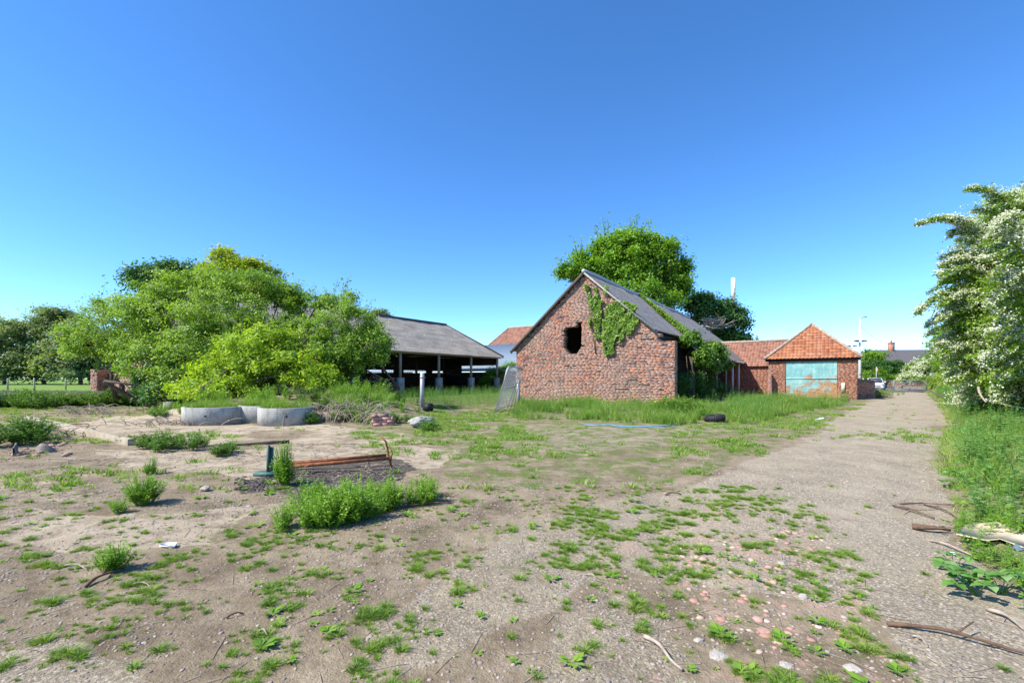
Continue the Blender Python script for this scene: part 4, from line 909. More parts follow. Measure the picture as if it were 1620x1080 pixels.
eb('thin-topped elder bush with bare twigs against the shed roof', 480, 22.5, [blob(480, 525, 22.5, 1.5, 1.0, 36), blob(500, 484, 23, 1.3, .45, 18), blob(530, 480, 22.5, .9, .3, 8), blob(465, 466, 23, .5, .4, 7), blob(450, 575, 21.5, 1.6, 1.2, 46), blob(555, 472, 22.5, .3, .2, 3), blob(500, 605, 21.5, 1.4, .8, 36)], clump=.4)
eb('rightmost elder bush, its crown hanging over the open shed front', 525, 21.5, [blob(545, 515, 21.5, 1.5, 1.0, 48), blob(577, 545, 21.2, 1.1, .8, 32), blob(510, 560, 21, 1.6, 1.2, 54), blob(592, 565, 21, .5, .5, 10), blob(545, 575, 21, 1.1, .6, 26), blob(520, 600, 21, 1.4, .8, 34)], clump=.45)
eb('low bright yellow-green elder bush at the front, just behind the concrete rings', 395, 19.8, [blob(405, 565, 19.8, 1.6, 1.1, 50), blob(350, 600, 19.5, 1.2, .9, 34), blob(450, 590, 19.5, 1.4, .9, 40), blob(430, 540, 20.3, 1.0, .7, 24), blob(500, 600, 19.3, .9, .6, 22), blob(375, 625, 18.8, 1.4, .6, 34), blob(300, 625, 19.5, 1.0, .6, 24)], 'elderbright', clump=.42)
eb('low shaded elder suckers between the leftmost elder and the tall elder', 240, 22, [blob(248, 605, 22, .9, .8, 28), blob(268, 625, 21, 1.0, .6, 24)], 'darkleaf', clump=.4)
# trees beyond
tree('broadleaf_tree', 'dark green dense tree showing behind the top left of the elder thicket', 'tree', (X(268, 47), 49), [blob(250, 445, 47, 2.6, 1.6, 42), blob(290, 440, 49, 3.0, 1.4, 40), blob(280, 480, 49, 3.6, 2.6, 50)], 'darkleaf', .32, .9, 120, .35)
tree('broadleaf_tree', 'yellow-green tree with fresh leaves topping the thicket', 'tree', (X(388, 43), 43), [blob(360, 432, 43, 2.0, 1.7, 34), blob(415, 437, 43, 1.9, 1.6, 30), blob(385, 470, 43, 3.2, 2.4, 44), blob(360, 408, 43, .9, .8, 9)], 'yellowleaf', .28, .75, 120, .3)
tree('sycamore_tree', 'big round sycamore rising behind the ridge of the brick barn', 'tree', (X(985, 54), 54), [blob(985, 428, 54, 3.1, 2.8, 74), blob(942, 430, 54, 2.4, 1.5, 40), blob(1038, 422, 54, 2.2, 2.0, 40), blob(1062, 452, 54, 2.0, 2.2, 34), blob(995, 382, 54, 1.9, 1.2, 28), blob(962, 392, 54, 1.2, .9, 13), blob(900, 430, 54, 1.3, .6, 13), blob(958, 398, 54, 1.5, 1.1, 18), blob(1048, 396, 54, 1.2, 1.0, 14), blob(1028, 384, 54, 1.0, .8, 9), blob(918, 412, 54, 1.0, .7, 9), blob(1078, 428, 54, .9, .9, 9), blob(990, 480, 54, 6.5, 3.0, 90)], 'sycamore', .34, .95, 190, .45, shell=.6, flat=.7, gaps=.38, shoots=5, shootL=1.8)
tree('holly_tree', 'dark glossy tree with bare dead boughs right of the sycamore', 'tree', (X(1140, 58), 58), [blob(1125, 500, 58, 3.0, 2.6, 60), blob(1155, 525, 58, 2.2, 2.6, 50), blob(1110, 480, 58, 1.8, 1.6, 26), blob(1150, 560, 58, 3.2, 3.0, 60)], 'ivydark', .34, .9, 130, .35)
dw = MB()
for k in range(34):
    a = np.array((X(1118, 53.5), 53.5, Zt(512, 53.5))); q = rng.uniform(-.5, .9); b = a + np.array((1.4 + 2.6 * rng.random() * math.cos(q), rng.normal() * .5, 2.9 * math.sin(q) * rng.random() + .3)) * (.4 + .6 * rng.random()); limb(dw, a + rng.normal(size=3) * .4, b, .07, .02, 4, .1)
limb(dw, (X(1118, 54.5), 54.5, -.1), (X(1118, 53.5), 53.5, Zt(512, 53.5)), .2, .1, 7, .02)
tag(dw.build('dead_tree', M['deadwood'], None), 'dead grey spray of boughs standing against the dark glossy tree', 'dead tree')
tree('round_tree', 'small round green tree beyond the hedge right of the lamp mast', 'tree', (X(1378, 75), 75), [blob(1378, 568, 75, 1.9, 1.7, 50), blob(1372, 580, 75, 2.4, 1.6, 40)], 'sycamore', .3, .6, 90, .2)
tree('shed_tree', 'tiny treetop just visible over the shed ridge', 'tree', (X(602, 90), 90), [blob(602, 498, 90, 1.6, 1.0, 26), blob(602, 520, 90, 2.6, 2.6, 30)], 'farleaf', .4, .8, 60, .25)
G2 = 'trees on the far side of the pasture'
for k, (u, v, Y, rx, rz, lab) in enumerate(((-60, 555, 112, 8, 8, 'far tree cut by the left edge of the view'), (8, 552, 108, 7.5, 7.5, 'rounded far tree at the left edge of the pasture'), (70, 545, 110, 7, 8, 'far tree with a sparse purple-grey top, tallest across the pasture'), (128, 555, 106, 6.5, 7.5, 'far tree partly hidden behind the leftmost elder'), (190, 560, 115, 8, 7, 'far tree behind the ruined brick pier'))):
    bl = [blob(u, v, Y, rx, rz, 80), blob(u - 20, v + 28, Y - 2, rx * .7, 4, 34), blob(u + 22, v + 26, Y - 2, rx * .7, 4, 34), blob(u, 590, Y - 1, rx * 1.1, 2.6, 30)]
    if k == 2: bl.append(blob(90, 500, Y, 4.2, 1.4, 16))
    tree('pasture_tree', lab, 'tree', (X(u, Y), Y), bl, 'farleaf', .6, 1.7, 170, .45, group=G2, branches=110)
hg = []
for u in np.arange(1372, 1432, 6): hg.append(blob(u, 588 + (u > 1415) * 4, 66, .9, 1.3, 14)); hg.append(blob(u, 578 if u < 1425 else 584, 66.5, .8, .8, 8))
tree('shed_bush', 'dark bush with a bright top between the shed corner and the brick barn', 'bush', (X(788, 50.6), 50.6), [blob(785, 596, 50.6, 1.3, 1.0, 34), blob(806, 586, 51, 1.0, .8, 24), blob(770, 605, 50.4, 1.0, .7, 20)], 'sycamore', .16, .45, 110, .06, multi=3)
tree('hedge', 'dark green hedge beyond the gate in front of the brick house', 'hedge', (X(1400, 66), 66), hg, 'darkleaf', .2, .4, 70, .1, multi=6, fork=.2)
tree('garden_shrub', 'small lime green shrub at the right end of the dark hedge', 'shrub', (X(1428, 63), 63), [blob(1428, 599, 63, 1.0, .6, 22)], 'elderbright', .16, .35, 60, .06, multi=3)
tree('roadside_bush', 'low green bushes behind the garage corner at the foot of the mast', 'bush', (X(1380, 60), 60), [blob(1380, 596, 60, 1.5, 1.2, 26), blob(1400, 602, 60, 1.2, .8, 16)], 'sycamore', .18, .4, 70, .08, multi=3)
# blossoming shrubs
def haw(name, label, base, blobs, size, clump, per, fl, trunk, sprays=(), branches=80, cat='tree'):
    root = empty(name, (base[0], base[1], zs(*base)), label, cat)
    P, N, r, C = crown_points([(b[0], b[1], b[2], b[3] * 1.1, b[4], b[5] * 1.15, int(b[6] * 1.9)) for b in blobs], clump * .75, int(per * .6), .5, .6, .7); k = P[:, 2] > .3; P, N, r = P[k], N[k], r[k]
    SP = []; tw = MB()
    for (a, b, w_) in sprays:
        a = np.array(a); b = np.array(b); L = np.linalg.norm(b - a); t = np.linspace(0, 1, 9)[:, None]; bow = np.array((0, 0, .16 * L)) * np.sin(t * math.pi); p = a + (b - a) * t + bow
        tw.tube(p, np.linspace(.035, .008, 9), 5, .5)
        n = int(L * 300 * w_); s = .25 + .75 * rng.random(n); i = (s * 8).astype(int).clip(0, 7); q = p[i] + (p[i + 1] - p[i]) * (s * 8 - i)[:, None]
        off = rng.normal(size=(n, 3)) * np.array((.13, .13, .06)) * (1.15 - .7 * s)[:, None] - np.array((0, 0, 1)) * (rng.random(n) * .22 * (1 - s * .5))[:, None]; SP.append(q + off)
    if SP: S_ = np.concatenate(SP); P = np.concatenate([P, S_]); N = np.concatenate([N, rng.normal(size=S_.shape) * .5 + (0, 0, 1)]); r = np.concatenate([r, rng.random(len(S_))])
    mb = MB(); leaf_quads(mb, P, N, size * (.7 + .6 * rng.random(len(P))), .7, r); mb.build('crown', M['hawleaf'], root)
    # flower heads sit on the upper side of the sprays
    n = len(P); pick = rng.random(n) < fl * np.clip(sstep(.4, .62, fbm(P[:, 0] * 1.6, P[:, 2] * 4.5 + P[:, 1], 6)) * (.35 + .65 * sstep(.3, .6, fbm(P[:, 0] * .5, P[:, 2] * .5, 16))), .04, 1) * 1.9; Q = P[pick] + (0, 0, size * .35); m = 4
    Q = (Q[:, None] + rng.normal(size=(len(Q), m, 3)) * size * .45).reshape(-1, 3)
    mb = MB(); leaf_quads(mb, Q, rng.normal(size=Q.shape) * .6 + (-.3, -.3, .9), size * .55 * (.7 + .6 * rng.random(len(Q))), .95); mb.build('blossom', M['blossom'], root)
    z0 = zs(*base); cen = np.average([b[:3] for b in blobs], axis=0, weights=[b[6] for b in blobs])
    for q in range(3):
        f = np.array((base[0], base[1], z0 - .1)) + rng.normal(size=3) * (.3, .3, 0); limb(tw, f, f + (cen - f) * (.35, .35, .45) + rng.normal(size=3) * .5, trunk, trunk * .6, 8, .08, k=8)
    for b in blobs: limb(tw, (base[0], base[1], z0 + .3 * cen[2]), b[:3], trunk * .6, trunk * .2, 6, .1)
    for i in rng.choice(len(C), min(branches, len(C)), replace=False):
        b = blobs[np.argmin([((np.array(q[:3]) - C[i]) ** 2).sum() for q in blobs])][:3]; limb(tw, b, C[i], .04, .012, 4, .12)
    tw.build('trunk', M['bark'], root, smooth=True); return root
Yh = 16.5
def W(u, v, dy=0): return np.array((X(u, Yh + dy), Yh + dy, Zt(v, Yh + dy)))
spr = [(W(1575, 385), W(1452, 352, -.5), 1.1), (W(1560, 372), W(1500, 372), .8), (W(1600, 330), W(1530, 298, -.3), 1.0), (W(1560, 440), W(1492, 420), .9), (W(1560, 460), W(1448, 495, -.5), 1.3), (W(1560, 490), W(1465, 515, -.3), 1.0), (W(1620, 310), W(1570, 318), 1.), (W(1565, 400), W(1516, 378, -.2), .8), (W(1545, 440), W(1470, 462), 1.), (W(1600, 350), W(1540, 332), 1.), (W(1560, 385), W(1498, 365), .6), (W(1540, 520), W(1462, 530), .6)] + [(W(1560 + 25 * rng.random(), v_ + 12), W(1500 - 22 * rng.random(), v_ + 14 * rng.random(), -.6 * rng.random()), .8) for v_ in range(400, 600, 13)] + [(W(1600 + 40 * rng.random(), v_ + 10, -1.4), W(1545 + 50 * rng.random(), v_ + 22, -2.2), .8) for v_ in range(340, 600, 12)]
hb = [blob(1640, 380, 17, 1.9, 1.7, 80), blob(1575, 430, 16.6, 1.1, 1.1, 46), blob(1620, 470, 16, 1.9, 1.4, 80), blob(1560, 490, 16.6, 1.3, 1.0, 56), blob(1590, 545, 16, 1.5, 1.0, 60), blob(1660, 550, 16, 2.0, 1.4, 60), blob(1560, 560, 17.5, 1.1, .9, 36), blob(1720, 440, 17, 2.4, 2.4, 70), blob(1625, 610, 15.6, 1.3, .6, 36), blob(1690, 320, 17.5, 1.8, 1.2, 34), blob(1620, 338, 16.8, .9, .6, 24), blob(1585, 600, 17.5, .9, .6, 20), blob(1610, 632, 16.5, 1.4, .5, 34), blob(1575, 625, 18, .9, .4, 20), blob(1665, 630, 16, 1.4, .6, 30)]
haw('hawthorn_tree', 'large hawthorn covered in white blossom arching in from the right edge', (X(1640, 17), 17), hb, .085, .42, 170, .6, .16, spr, 140)
haw('blossom_bush', 'low bush white with blossom between the gate and the big hawthorn', (X(1475, 54), 54), [blob(1455, 588, 54, 1.4, 1.2, 34), blob(1480, 585, 54, 1.5, 1.3, 36), blob(1500, 590, 54, 1.4, 1.0, 26), blob(1442, 600, 53, .9, .8, 16)], .2, .5, 80, .75, .08, cat='bush')
tree('hedgerow_tree', 'plain green tree without blossom between the white bush and the hawthorn', 'tree', (X(1510, 42), 42), [blob(1500, 540, 42, 1.5, 1.4, 36), blob(1525, 525, 42, 2.0, 2.0, 44), blob(1520, 570, 42, 2.4, 1.6, 40)], 'sycamore', .2, .6, 100, .15)
tree('hedgerow_bush', 'green undergrowth bush beneath the left side of the big hawthorn', 'bush', (X(1530, 27), 27), [blob(1530, 590, 27, 1.6, .9, 34), blob(1560, 595, 23, 1.5, .8, 34), blob(1500, 603, 32, 1.2, .5, 18)], 'hawleaf', .12, .4, 100, .06, multi=4)
lg = MB()
for a, b in (((1548, 612), (1560, 636)), ((1566, 634), (1625, 646))):
    limb(lg, (*at(*a, 15.5)[:2], max(.1, at(*a, 15.5)[2])), (*at(*b, 14.8)[:2], max(.12, at(*b, 14.8)[2])), .04, .02, 7, .05)
tag(lg.build('fallen_branches', M['deadwood'], None), 'bare pale branches lying under the hawthorn at the right edge', 'branches')

# ---------------------------------------------------------------- ruins, walls and fences at the left
def wall_box(name, label, cat, pts, h, th, m, cap=None):
    """a wall along ground points with an uneven top"""
    root = empty(name, (pts[0][0], pts[0][1], 0), label, cat); mb = MB(); cb = MB()
    for (a, b) in zip(pts[:-1], pts[1:]):
        a = np.array((*a, 0.)); b = np.array((*b, 0.)); L = np.linalg.norm(b - a); n = max(2, int(L / .25)); d = (b - a) / L; pn = np.array((d[1], -d[0], 0)) * th / 2
        t = np.linspace(0, 1, n + 1); c = a + (b - a) * t[:, None]; hh = h + .05 * (fbm(c[:, 0] * 2, c[:, 1] * 2, 3) - .5); o = .03 * rng.normal(size=n + 1)
        z0 = height(c[:, 0], c[:, 1]) - .1; Z = np.array((0, 0, 1.)); pr = pn * 1.0
        P = np.stack([c - pr + Z * z0[:, None], c - pr * .97 + Z * hh[:, None] * 1, c - pr * .6 + Z * (hh + .015)[:, None], c + pr * .6 + Z * (hh + .015)[:, None], c + pr * .97 + Z * hh[:, None], c + pr + Z * z0[:, None]])
        mb.grid(P)
        for k in (0, n): mb.add(P[:, k], [tuple(range(6))])
    mb.build('wall_face', m, root, smooth=False); return root
wall_box('concrete_kerb', 'low pale curved concrete kerb wall running among weeds at the left', 'kerb wall', [g(40, 664), g(95, 675), g(150, 690), g(208, 704)], .13, .14, M['paleconcrete'])
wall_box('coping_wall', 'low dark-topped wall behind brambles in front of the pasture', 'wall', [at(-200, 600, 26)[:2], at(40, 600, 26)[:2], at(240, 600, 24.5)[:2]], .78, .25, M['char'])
wall_box('side_wall', 'pale low coping running away to the pasture at the far left edge', 'wall', [g(-140, 668), g(-30, 646), at(38, 600, 25.5)[:2]], .62, .28, M['concrete'])
w2 = MB(); m2 = MB(); rz_ = np.array((.94, -.34, 0))
ru = empty('ruined_pier', (*at(145, 600, 27.5)[:2], 0), 'broken red brick pier under the leftmost elder', 'ruin')
brick_wall(w2, m2, (*at(143, 600, 27.5)[:2], 0), rz_, .62, lambda u: 2.0 - .15 * (u > .4), seed=61, th=.6, bl=.225); brick_wall(w2, m2, np.array((*at(143, 600, 27.5)[:2], 0)) + rz_ * .63, (.34, .94, 0), .6, lambda u: 1.9, seed=62, th=.02); a_ = w2.build('brickwork', M['oldbrick'], ru); m2.build('mortar', M['mortar'], a_)
w2 = MB(); m2 = MB(); ru = empty('ruined_wall', (*at(168, 600, 28)[:2], 0), 'pinkish washed wall stub right of the broken pier', 'ruin')
brick_wall(w2, m2, (*at(172, 600, 27.8)[:2], 0), rz_, 2.2, lambda u: 1.85 - .12 * math.sin(u * 4), seed=63, th=.3); a_ = w2.build('brickwork', M['pinkbrick'], ru); m2.build('mortar', M['mortar'], a_)
fn = empty('pasture_fence', (-52, 48, 0), 'post and wire fence along the pasture at the far left', 'fence')
fp = [(X(u, Y), Y) for u, Y in ((-110, 42), (-45, 44), (12, 46), (55, 49), (104, 51), (160, 54), (230, 58))]
for x, y in fp:
    p = MB(); p.tube([(x, y, -.2), (x + rng.normal() * .03, y, 1.5)], [.075, .065], 8); p.build('fence_post', M['timber'], fn)
for z in (.5, .9, 1.3):
    p = MB(); p.tube([(x, y - .08, z) for x, y in fp], .008, 4); p.build('wire', M['galv'], fn)

# concrete rings
rl = ['left concrete ring, pale and mossy, largest of the three', 'middle concrete ring, set back between the other two', 'right concrete ring with dead stems over its rim']
for k, (c, rr, lab) in enumerate(zip(RINGS, (.98, .78, .86), rl)):
    z = zs(c[0], c[1] - rr); p = MB(); p.ring((c[0], c[1], z - .12), rr, rr - .1, .68, 56)
    o = p.build('concrete_ring', M['ringconcrete'], None, label=lab, cat='concrete ring', group='concrete rings edging the overgrown mound')
    p = MB(); a = np.linspace(0, 2 * math.pi, 24, endpoint=False); q = np.linspace(0, 1, 5)
    PP = np.array([[(c[0] + (rr - .11) * s * math.cos(t), c[1] + (rr - .11) * s * math.sin(t), z + .44 + .16 * (1 - s) + .04 * rng.normal()) for t in list(a) + [a[0]]] for s in q]); p.grid(PP)
    s_ = p.build('soil_fill', M['soil'], o, loc=tuple(o.location)); 
    p = MB()
    for s in (-1, 1):
        aa = -math.pi / 2 + s * .25 + .1 * k; q_ = np.array((c[0] + rr * math.cos(aa), c[1] + rr * math.sin(aa), z + .3)); dd = np.array((math.cos(aa), math.sin(aa), 0))
        if s == 1: p.tube([q_ - dd * .03, q_ + dd * .004], .035, 10)
    p.build('lifting_hole', M['black'], o, loc=tuple(o.location))
for nm, lab, u, v, d, rz0, m in (('concrete_block', 'small square concrete block standing left of the rings', 268, 654, (.35, .3, .5), .2, 'concrete'),):
    x, y = g(u, v); p = MB(); p.box((x, y, zs(x, y) + d[2] / 2 - .03), d, rz0); o = p.build(nm, M[m], None, label=lab, cat='block')
# brick block, rock, posts, pot
x, y = g(607, 674); z = zs(x, y); bb = empty('brick_block', (x, y, z), 'chunk of broken brickwork with mortar on its face beside the pale rock', 'rubble')
w2 = MB(); m2 = MB(); d = np.array((.985, .17, 0)); dn = np.array((-.17, .985, 0)); o_ = np.array((x - .38, y, z - .08))
brick_wall(w2, m2, o_, d, .66, lambda u: .42 - .05 * u, seed=71, th=.4, rough=.012); brick_wall(w2, m2, o_ + d * .67 + dn * .02, dn, .38, lambda u: .36, seed=72, th=.05); a_ = w2.build('brickwork', M['pinkbrick'], bb); m2.build('mortar', M['mortar'], a_)
def rock(u, v, s, label, m='concrete', name='rock', group=None, sub=3, sink=.12):
    x, y = g(u, v); p = MB(); stone_mesh(p, (0, 0, 0), s * (1 if s > .2 else .62), rng.random() * 6.28, .5, sub); V = np.concatenate(p.V); V[:, 2] *= (1 if s > .2 else .55); V += .12 * s * (np.round(V / s * 3) / 3 * .5) * (s <= .2); p.V = [V + (x, y, zs(x, y) - V[:, 2].min() - (sink if s > .2 else .22) * s)]
    return p.build(name, M[m], None, smooth=False, label=label, cat='rock', group=group)
M['palestone'] = plain('pale stone', (.42, .38, .33), .95, .3, 12, bmp=.02)
M['pinkstone'] = plain('pink brick rubble', (.4, .25, .2), .95, .3, 14, bmp=.02)
M['greystone'] = plain('dark grey stone', (.15, .145, .15), .9, .3, 14, bmp=.02)
rock(664, 676, .4, 'rounded pale grey rock in front of the metal post', sink=.05)
def post(u, v, h, r, label, m='galv', lean=(0, 0)):
    x, y = g(u, v); z = zs(x, y); root = empty('metal_post', (x, y, z), label, 'post'); p = MB()
    p.tube([(x, y, z - .2), (x + lean[0], y + lean[1], z + h)], r, 14); p.build('tube', M[m], root, smooth=False)
    p = MB(); p.ring((x + lean[0] * .9, y + lean[1] * .9, z + h - .22), r + .012, r - .001, .05, 16); p.tube([(x + r, y, z + h - .2), (x + r + .07, y, z + h - .2)], .015, 6); p.build('bracket', M['galv'], root)
post(667, 656, 1.5, .085, 'grey metal post standing behind the pale rock', lean=(.03, 0))
post(820, 641, 1.42, .1, 'grey metal post close to the left corner of the brick barn')
x, y = g(677, 657); z = zs(x, y); rt = empty('plastic_drum', (x, y, z), 'black round drum end lying at the foot of the metal post', 'drum')
p = MB(); p.tube([(x - .12, y + .1, z + .17), (x + .14, y - .02, z + .17)], .17, 20); dr_ = p.build('drum_body', M['black'], rt, smooth=False); p = MB(); a = np.array((.907, -.42, 0)); c_ = np.array((x + .14, y - .02, z + .17)); p.tube([c_, c_ + a * .015], .13, 20); p.build('lid', M['black'], dr_)
p = MB(); a = np.array((*g(660, 658), .15)); b = np.array((*g(720, 655), .1)); c = np.array((*g(690, 655), .75)); t = np.linspace(0, 1, 14)[:, None]; p.tube((1 - t) ** 2 * a + 2 * t * (1 - t) * c + t * t * b, np.linspace(.02, .01, 14), 6)
tag(p.build('bent_stem', M['deadwood'], None), 'long pale arching stem leaning from the foot of the metal post', 'stem')
# leaning mesh fence panels
def mesh_panel(k, label):
    a = np.array((*g(782 + 3 * k, 655 - 2 * k), 0.)); e = np.array((*at(803 + 5 * k, 600, 22.0 + .3 * k)[:2], 0.)); d = (e - a); L = np.linalg.norm(d); d /= L; L = min(L, 3.45)
    up = np.array((.3 - .05 * k, .02, 1.0)); up /= np.linalg.norm(up); H = 2.05; a = a + (0, 0, .02)
    root = empty('mesh_panel', tuple(a), label, 'fence panel', 'wire mesh panels leaning by the barn corner'); rr = .28
    pts = [a, a + up * (H - rr)]
    for q in np.linspace(0, math.pi / 2, 5)[1:]: pts.append(a + up * (H - rr + rr * math.sin(q)) + d * (rr - rr * math.cos(q)))
    for q in np.linspace(0, math.pi / 2, 5): pts.append(a + up * (H - rr + rr * math.cos(q)) + d * (L - rr + rr * math.sin(q)))
    pts.append(a + d * L); p = MB(); p.tube(pts, .021, 6); p.tube([a + up * .15, a + up * .15 + d * L], .018, 5); p.tube([a + up * 1.1, a + up * 1.1 + d * L], .012, 5); p.build('frame', M['galv'], root)
    p = MB()
    for x_ in np.arange(.08, L - .05, .11): p.tube([a + d * x_ + up * .15, a + d * x_ + up * (H - .03)], .0028, 3, cap=False)
    for z_ in np.arange(.3, H - .1, .2): p.tube([a + up * z_, a + up * z_ + d * L], .0028, 3, cap=False)
    p.build('wire_mesh', M['galv'], root)
for k, lab in enumerate(('nearest of the wire mesh fence panels leaning by the barn corner', 'middle wire mesh panel leaning by the barn corner', 'rear wire mesh panel nearest the brick wall')): mesh_panel(k, lab)
# tyre, pipe
x, y = g(1131, 667); z = zs(x, y); ty = empty('old_tyre', (x, y, z), 'worn black tyre lying flat in the grass right of the barn', 'tyre')
p = MB(); n = 36; m_ = 12; Pq = np.array([[((x + (.235 + .095 * math.copysign(abs(math.cos(b)) ** .6, math.cos(b))) * math.cos(a)), (y + (.235 + .095 * math.copysign(abs(math.cos(b)) ** .6, math.cos(b))) * math.sin(a)), z + .13 + .115 * math.copysign(abs(math.sin(b)) ** .7, math.sin(b)) + .03 * math.cos(a)) for b in np.linspace(0, 2 * math.pi, m_ + 1)] for a in np.linspace(0, 2 * math.pi, n + 1)]); p.grid(Pq); p.build('tyre_carcass', M['black'], ty, smooth=True)
p = MB()
for k in range(30):
    a = k * 2 * math.pi / 30; p.box((x + .33 * math.cos(a), y + .33 * math.sin(a), z + .13 + .03 * math.cos(a)), (.012, .035, .16), a)
p.build('tread', M['black'], ty)
p = MB(); pu = [925, 940, 960, 985, 1010, 1040, 1072]; pv = [673.5, 674.5, 673.5, 676, 676.5, 676, 673.5]; pts = [(*g(a, b), 0) for a, b in zip(pu, pv)]; pts = [(a, b, zs(a, b) + .03 + .02 * rng.random()) for a, b, _ in pts]; p.tube(pts, .017, 8)
tag(p.build('blue_pipe', M['bluepipe'], None, smooth=True), 'thin blue plastic pipe lying along the weeds in front of the barn', 'pipe')

# ---------------------------------------------------------------- the burnt frame
fx, fy = g(424, 752); fr = empty('scrap_frame', (fx, fy, 0), 'rusty burnt steel frame with a green end post on charred ground', 'scrap frame')
z0 = zs(fx, fy)
e1 = np.array((*g(618, 742), .0)); e1[2] = .2; s1 = np.array((fx + .05, fy + .05, .13)); s2 = np.array((fx + .05, fy + .38, .13)); e2 = e1 + (-.15, .3, 0)
for a, b in ((s1, e1), (s2, e2)):
    p = MB(); p.bar(a, b, .055, .012); p.bar(a - (0, .025, .02), b - (0, .025, .02), .008, .05); p.build('rail', M['rust'], fr)
p = MB(); p.bar((fx, fy, z0 - .02), (fx + .01, fy, .47), .05, .03, up=(1, 0, 0)); p.bar((fx + .05, fy + .02, z0), (fx + .05, fy + .02, .44), .012, .05, up=(1, 0, 0)); p.tube([(fx + .07, fy + .02, .3), (fx + .13, fy + .02, .24), (fx + .13, fy + .02, .12), (fx + .07, fy + .02, .08)], .012, 6); p.box((fx, fy + .0, z0 + .03), (.34, .22, .05)); p.build('end_post', M['flag'], fr)
p = MB(); q = e1 + (-.06, .1, 0); p.tube([q + (.05, 0, -.2), q + (0, 0, 0), q + (-.02, 0, .12), q + (-.05, 0, .24), q + (-.12, 0, .31)], [.02, .02, .016, .018, .02], 5); p.tube([q + (.02, 0, -.18), q + (.06, 0, .05), q + (.01, 0, .18)], .01, 4); p.build('bent_strap', M['rust'], fr)
p = MB(); p.bar(s1 + (.5, 0, 0), s2 + (.5, 0, 0), .03, .01); p.bar(e1, e2, .03, .01); p.build('cross_bar', M['rust'], fr)
def debris(u0, u1, v0, v1, n, s, mat, name, label, kind='stuff', hfac=1.):
    st = [tpl_stone() for _ in range(8)]; u = rng.uniform(u0, u1, n); v = rng.uniform(v0, v1, n); Y = CAMH * F / (v - HZ); Xx = (u - 810) / F * Y
    p = MB(); pos = np.stack([Xx, Y, height(Xx, Y) + .3 * s * hfac * rng.random(n)], 1); scatter(p, st, pos, s * (.25 + rng.random(n) ** 2)); return p.build(name, mat, None, kind=kind, label=label, loc=(0, 0, 0))
debris(455, 635, 743, 761, 700, .02, M['char'], 'charred_debris', 'black burnt debris heaped under the rusty frame', hfac=.8)
debris(370, 440, 755, 775, 160, .03, M['char'], 'ash_patch', 'small black ash patch left of the frame')

# ---------------------------------------------------------------- sticks, boards, stones on the ground
def stick(uv0, uv1, r, label, m='stick', bend=.05, lift=.02, side=0, name='stick'):
    a = np.array((*g(*uv0), 0.)); b = np.array((*g(*uv1), 0.)); t = np.linspace(0, 1, 9)[:, None]; L = np.linalg.norm(b - a); d = (b - a) / L; q = np.array((-d[1], d[0], 0))
    p = a + (b - a) * t + q * (bend * L * np.sin(t * math.pi * (1 + rng.random()))) ; p[:, 2] = height(p[:, 0], p[:, 1]) + r + lift * np.sin(t[:, 0] * math.pi)
    mb = MB(); mb.tube(p, np.linspace(r, r * .55, 9) * (1 + .15 * rng.normal(size=9)), 7, .5)
    for k in range(side):
        i = rng.integers(2, 7); mb.tube([p[i], p[i] + d * .12 + q * rng.normal() * .1 + (0, 0, .03)], [r * .5, r * .2], 5)
    tag(mb.build(name, M[m], None, smooth=True), label, 'stick', 'fallen sticks lying about the yard')
stick((1404, 990), (1640, 1032), .014, 'long dark branch across the bottom right corner', side=1, bend=.02)
stick((1443, 834), (1506, 840), .028, 'short thick brown branch on the track edge', side=2, bend=-.1)
stick((1412, 800), (1478, 818), .012, 'thin brown twig left of the board, just above the thick branch', side=2)
stick((1425, 795), (1560, 799), .01, 'thin straight twig reaching into the right verge', side=2)
stick((1462, 795), (1530, 822), .01, 'thin twig crossing the straight one by the verge')
stick((1468, 850), (1540, 874), .011, 'pale twig just below the thick branch', 'deadwood')
stick((1560, 960), (1625, 992), .012, 'pale split stick by the nettles at the right edge', 'deadwood')
stick((1444, 1008), (1470, 1026), .008, 'tiny pale stick under the long dark branch', 'deadwood')
stick((136, 930), (190, 902), .012, 'dark forked twig below the small leafy weed at the left', side=2)
stick((98, 897), (142, 902), .006, 'thin pale twig left of the leafy weed', 'deadwood')
stick((208, 925), (240, 930), .005, 'short pale twig in the left foreground', 'deadwood')
stick((358, 978), (386, 972), .007, 'short brown twig in the left foreground among green tufts')
stick((620, 806), (713, 796), .012, 'brown stick at the right end of the big weed clump', side=1)
stick((1052, 782), (1078, 783), .012, 'short dark stick beside a green tuft in the middle of the yard')
stick((458, 702), (350, 708), .04, 'dark half-buried timber edge in front of the concrete rings', 'darktimber', bend=0, lift=0)
stick((110, 672), (150, 690), .02, 'thin dark rod leaning over the concrete kerb', lift=.12)
stick((1020, 1010), (1080, 1062), .012, 'pale brown root among pink rubble at the bottom', 'deadwood')
stick((925, 908), (955, 922), .005, 'curved dry straw in the centre foreground', 'deadwood', bend=.15)
stick((410, 1000), (425, 1008), .006, 'tiny dry stalk between foreground tufts', 'deadwood')
def board(pts, th, m, name, label):
    mb = MB(); P = [(*g(*p), 0) for p in pts]; n = len(P); z = [zs(x, y) + .012 for x, y, _ in P]; z = [max(z)] * n
    V = [(p[0], p[1], q) for p, q in zip(P, z)] + [(p[0], p[1], q + th) for p, q in zip(P, z)]
    mb.add(V, [tuple(range(n)), tuple(range(2 * n - 1, n - 1, -1))] + [(k, (k + 1) % n, (k + 1) % n + n, k + n) for k in range(n)]); tag(mb.build(name, M[m], None), label, 'board')
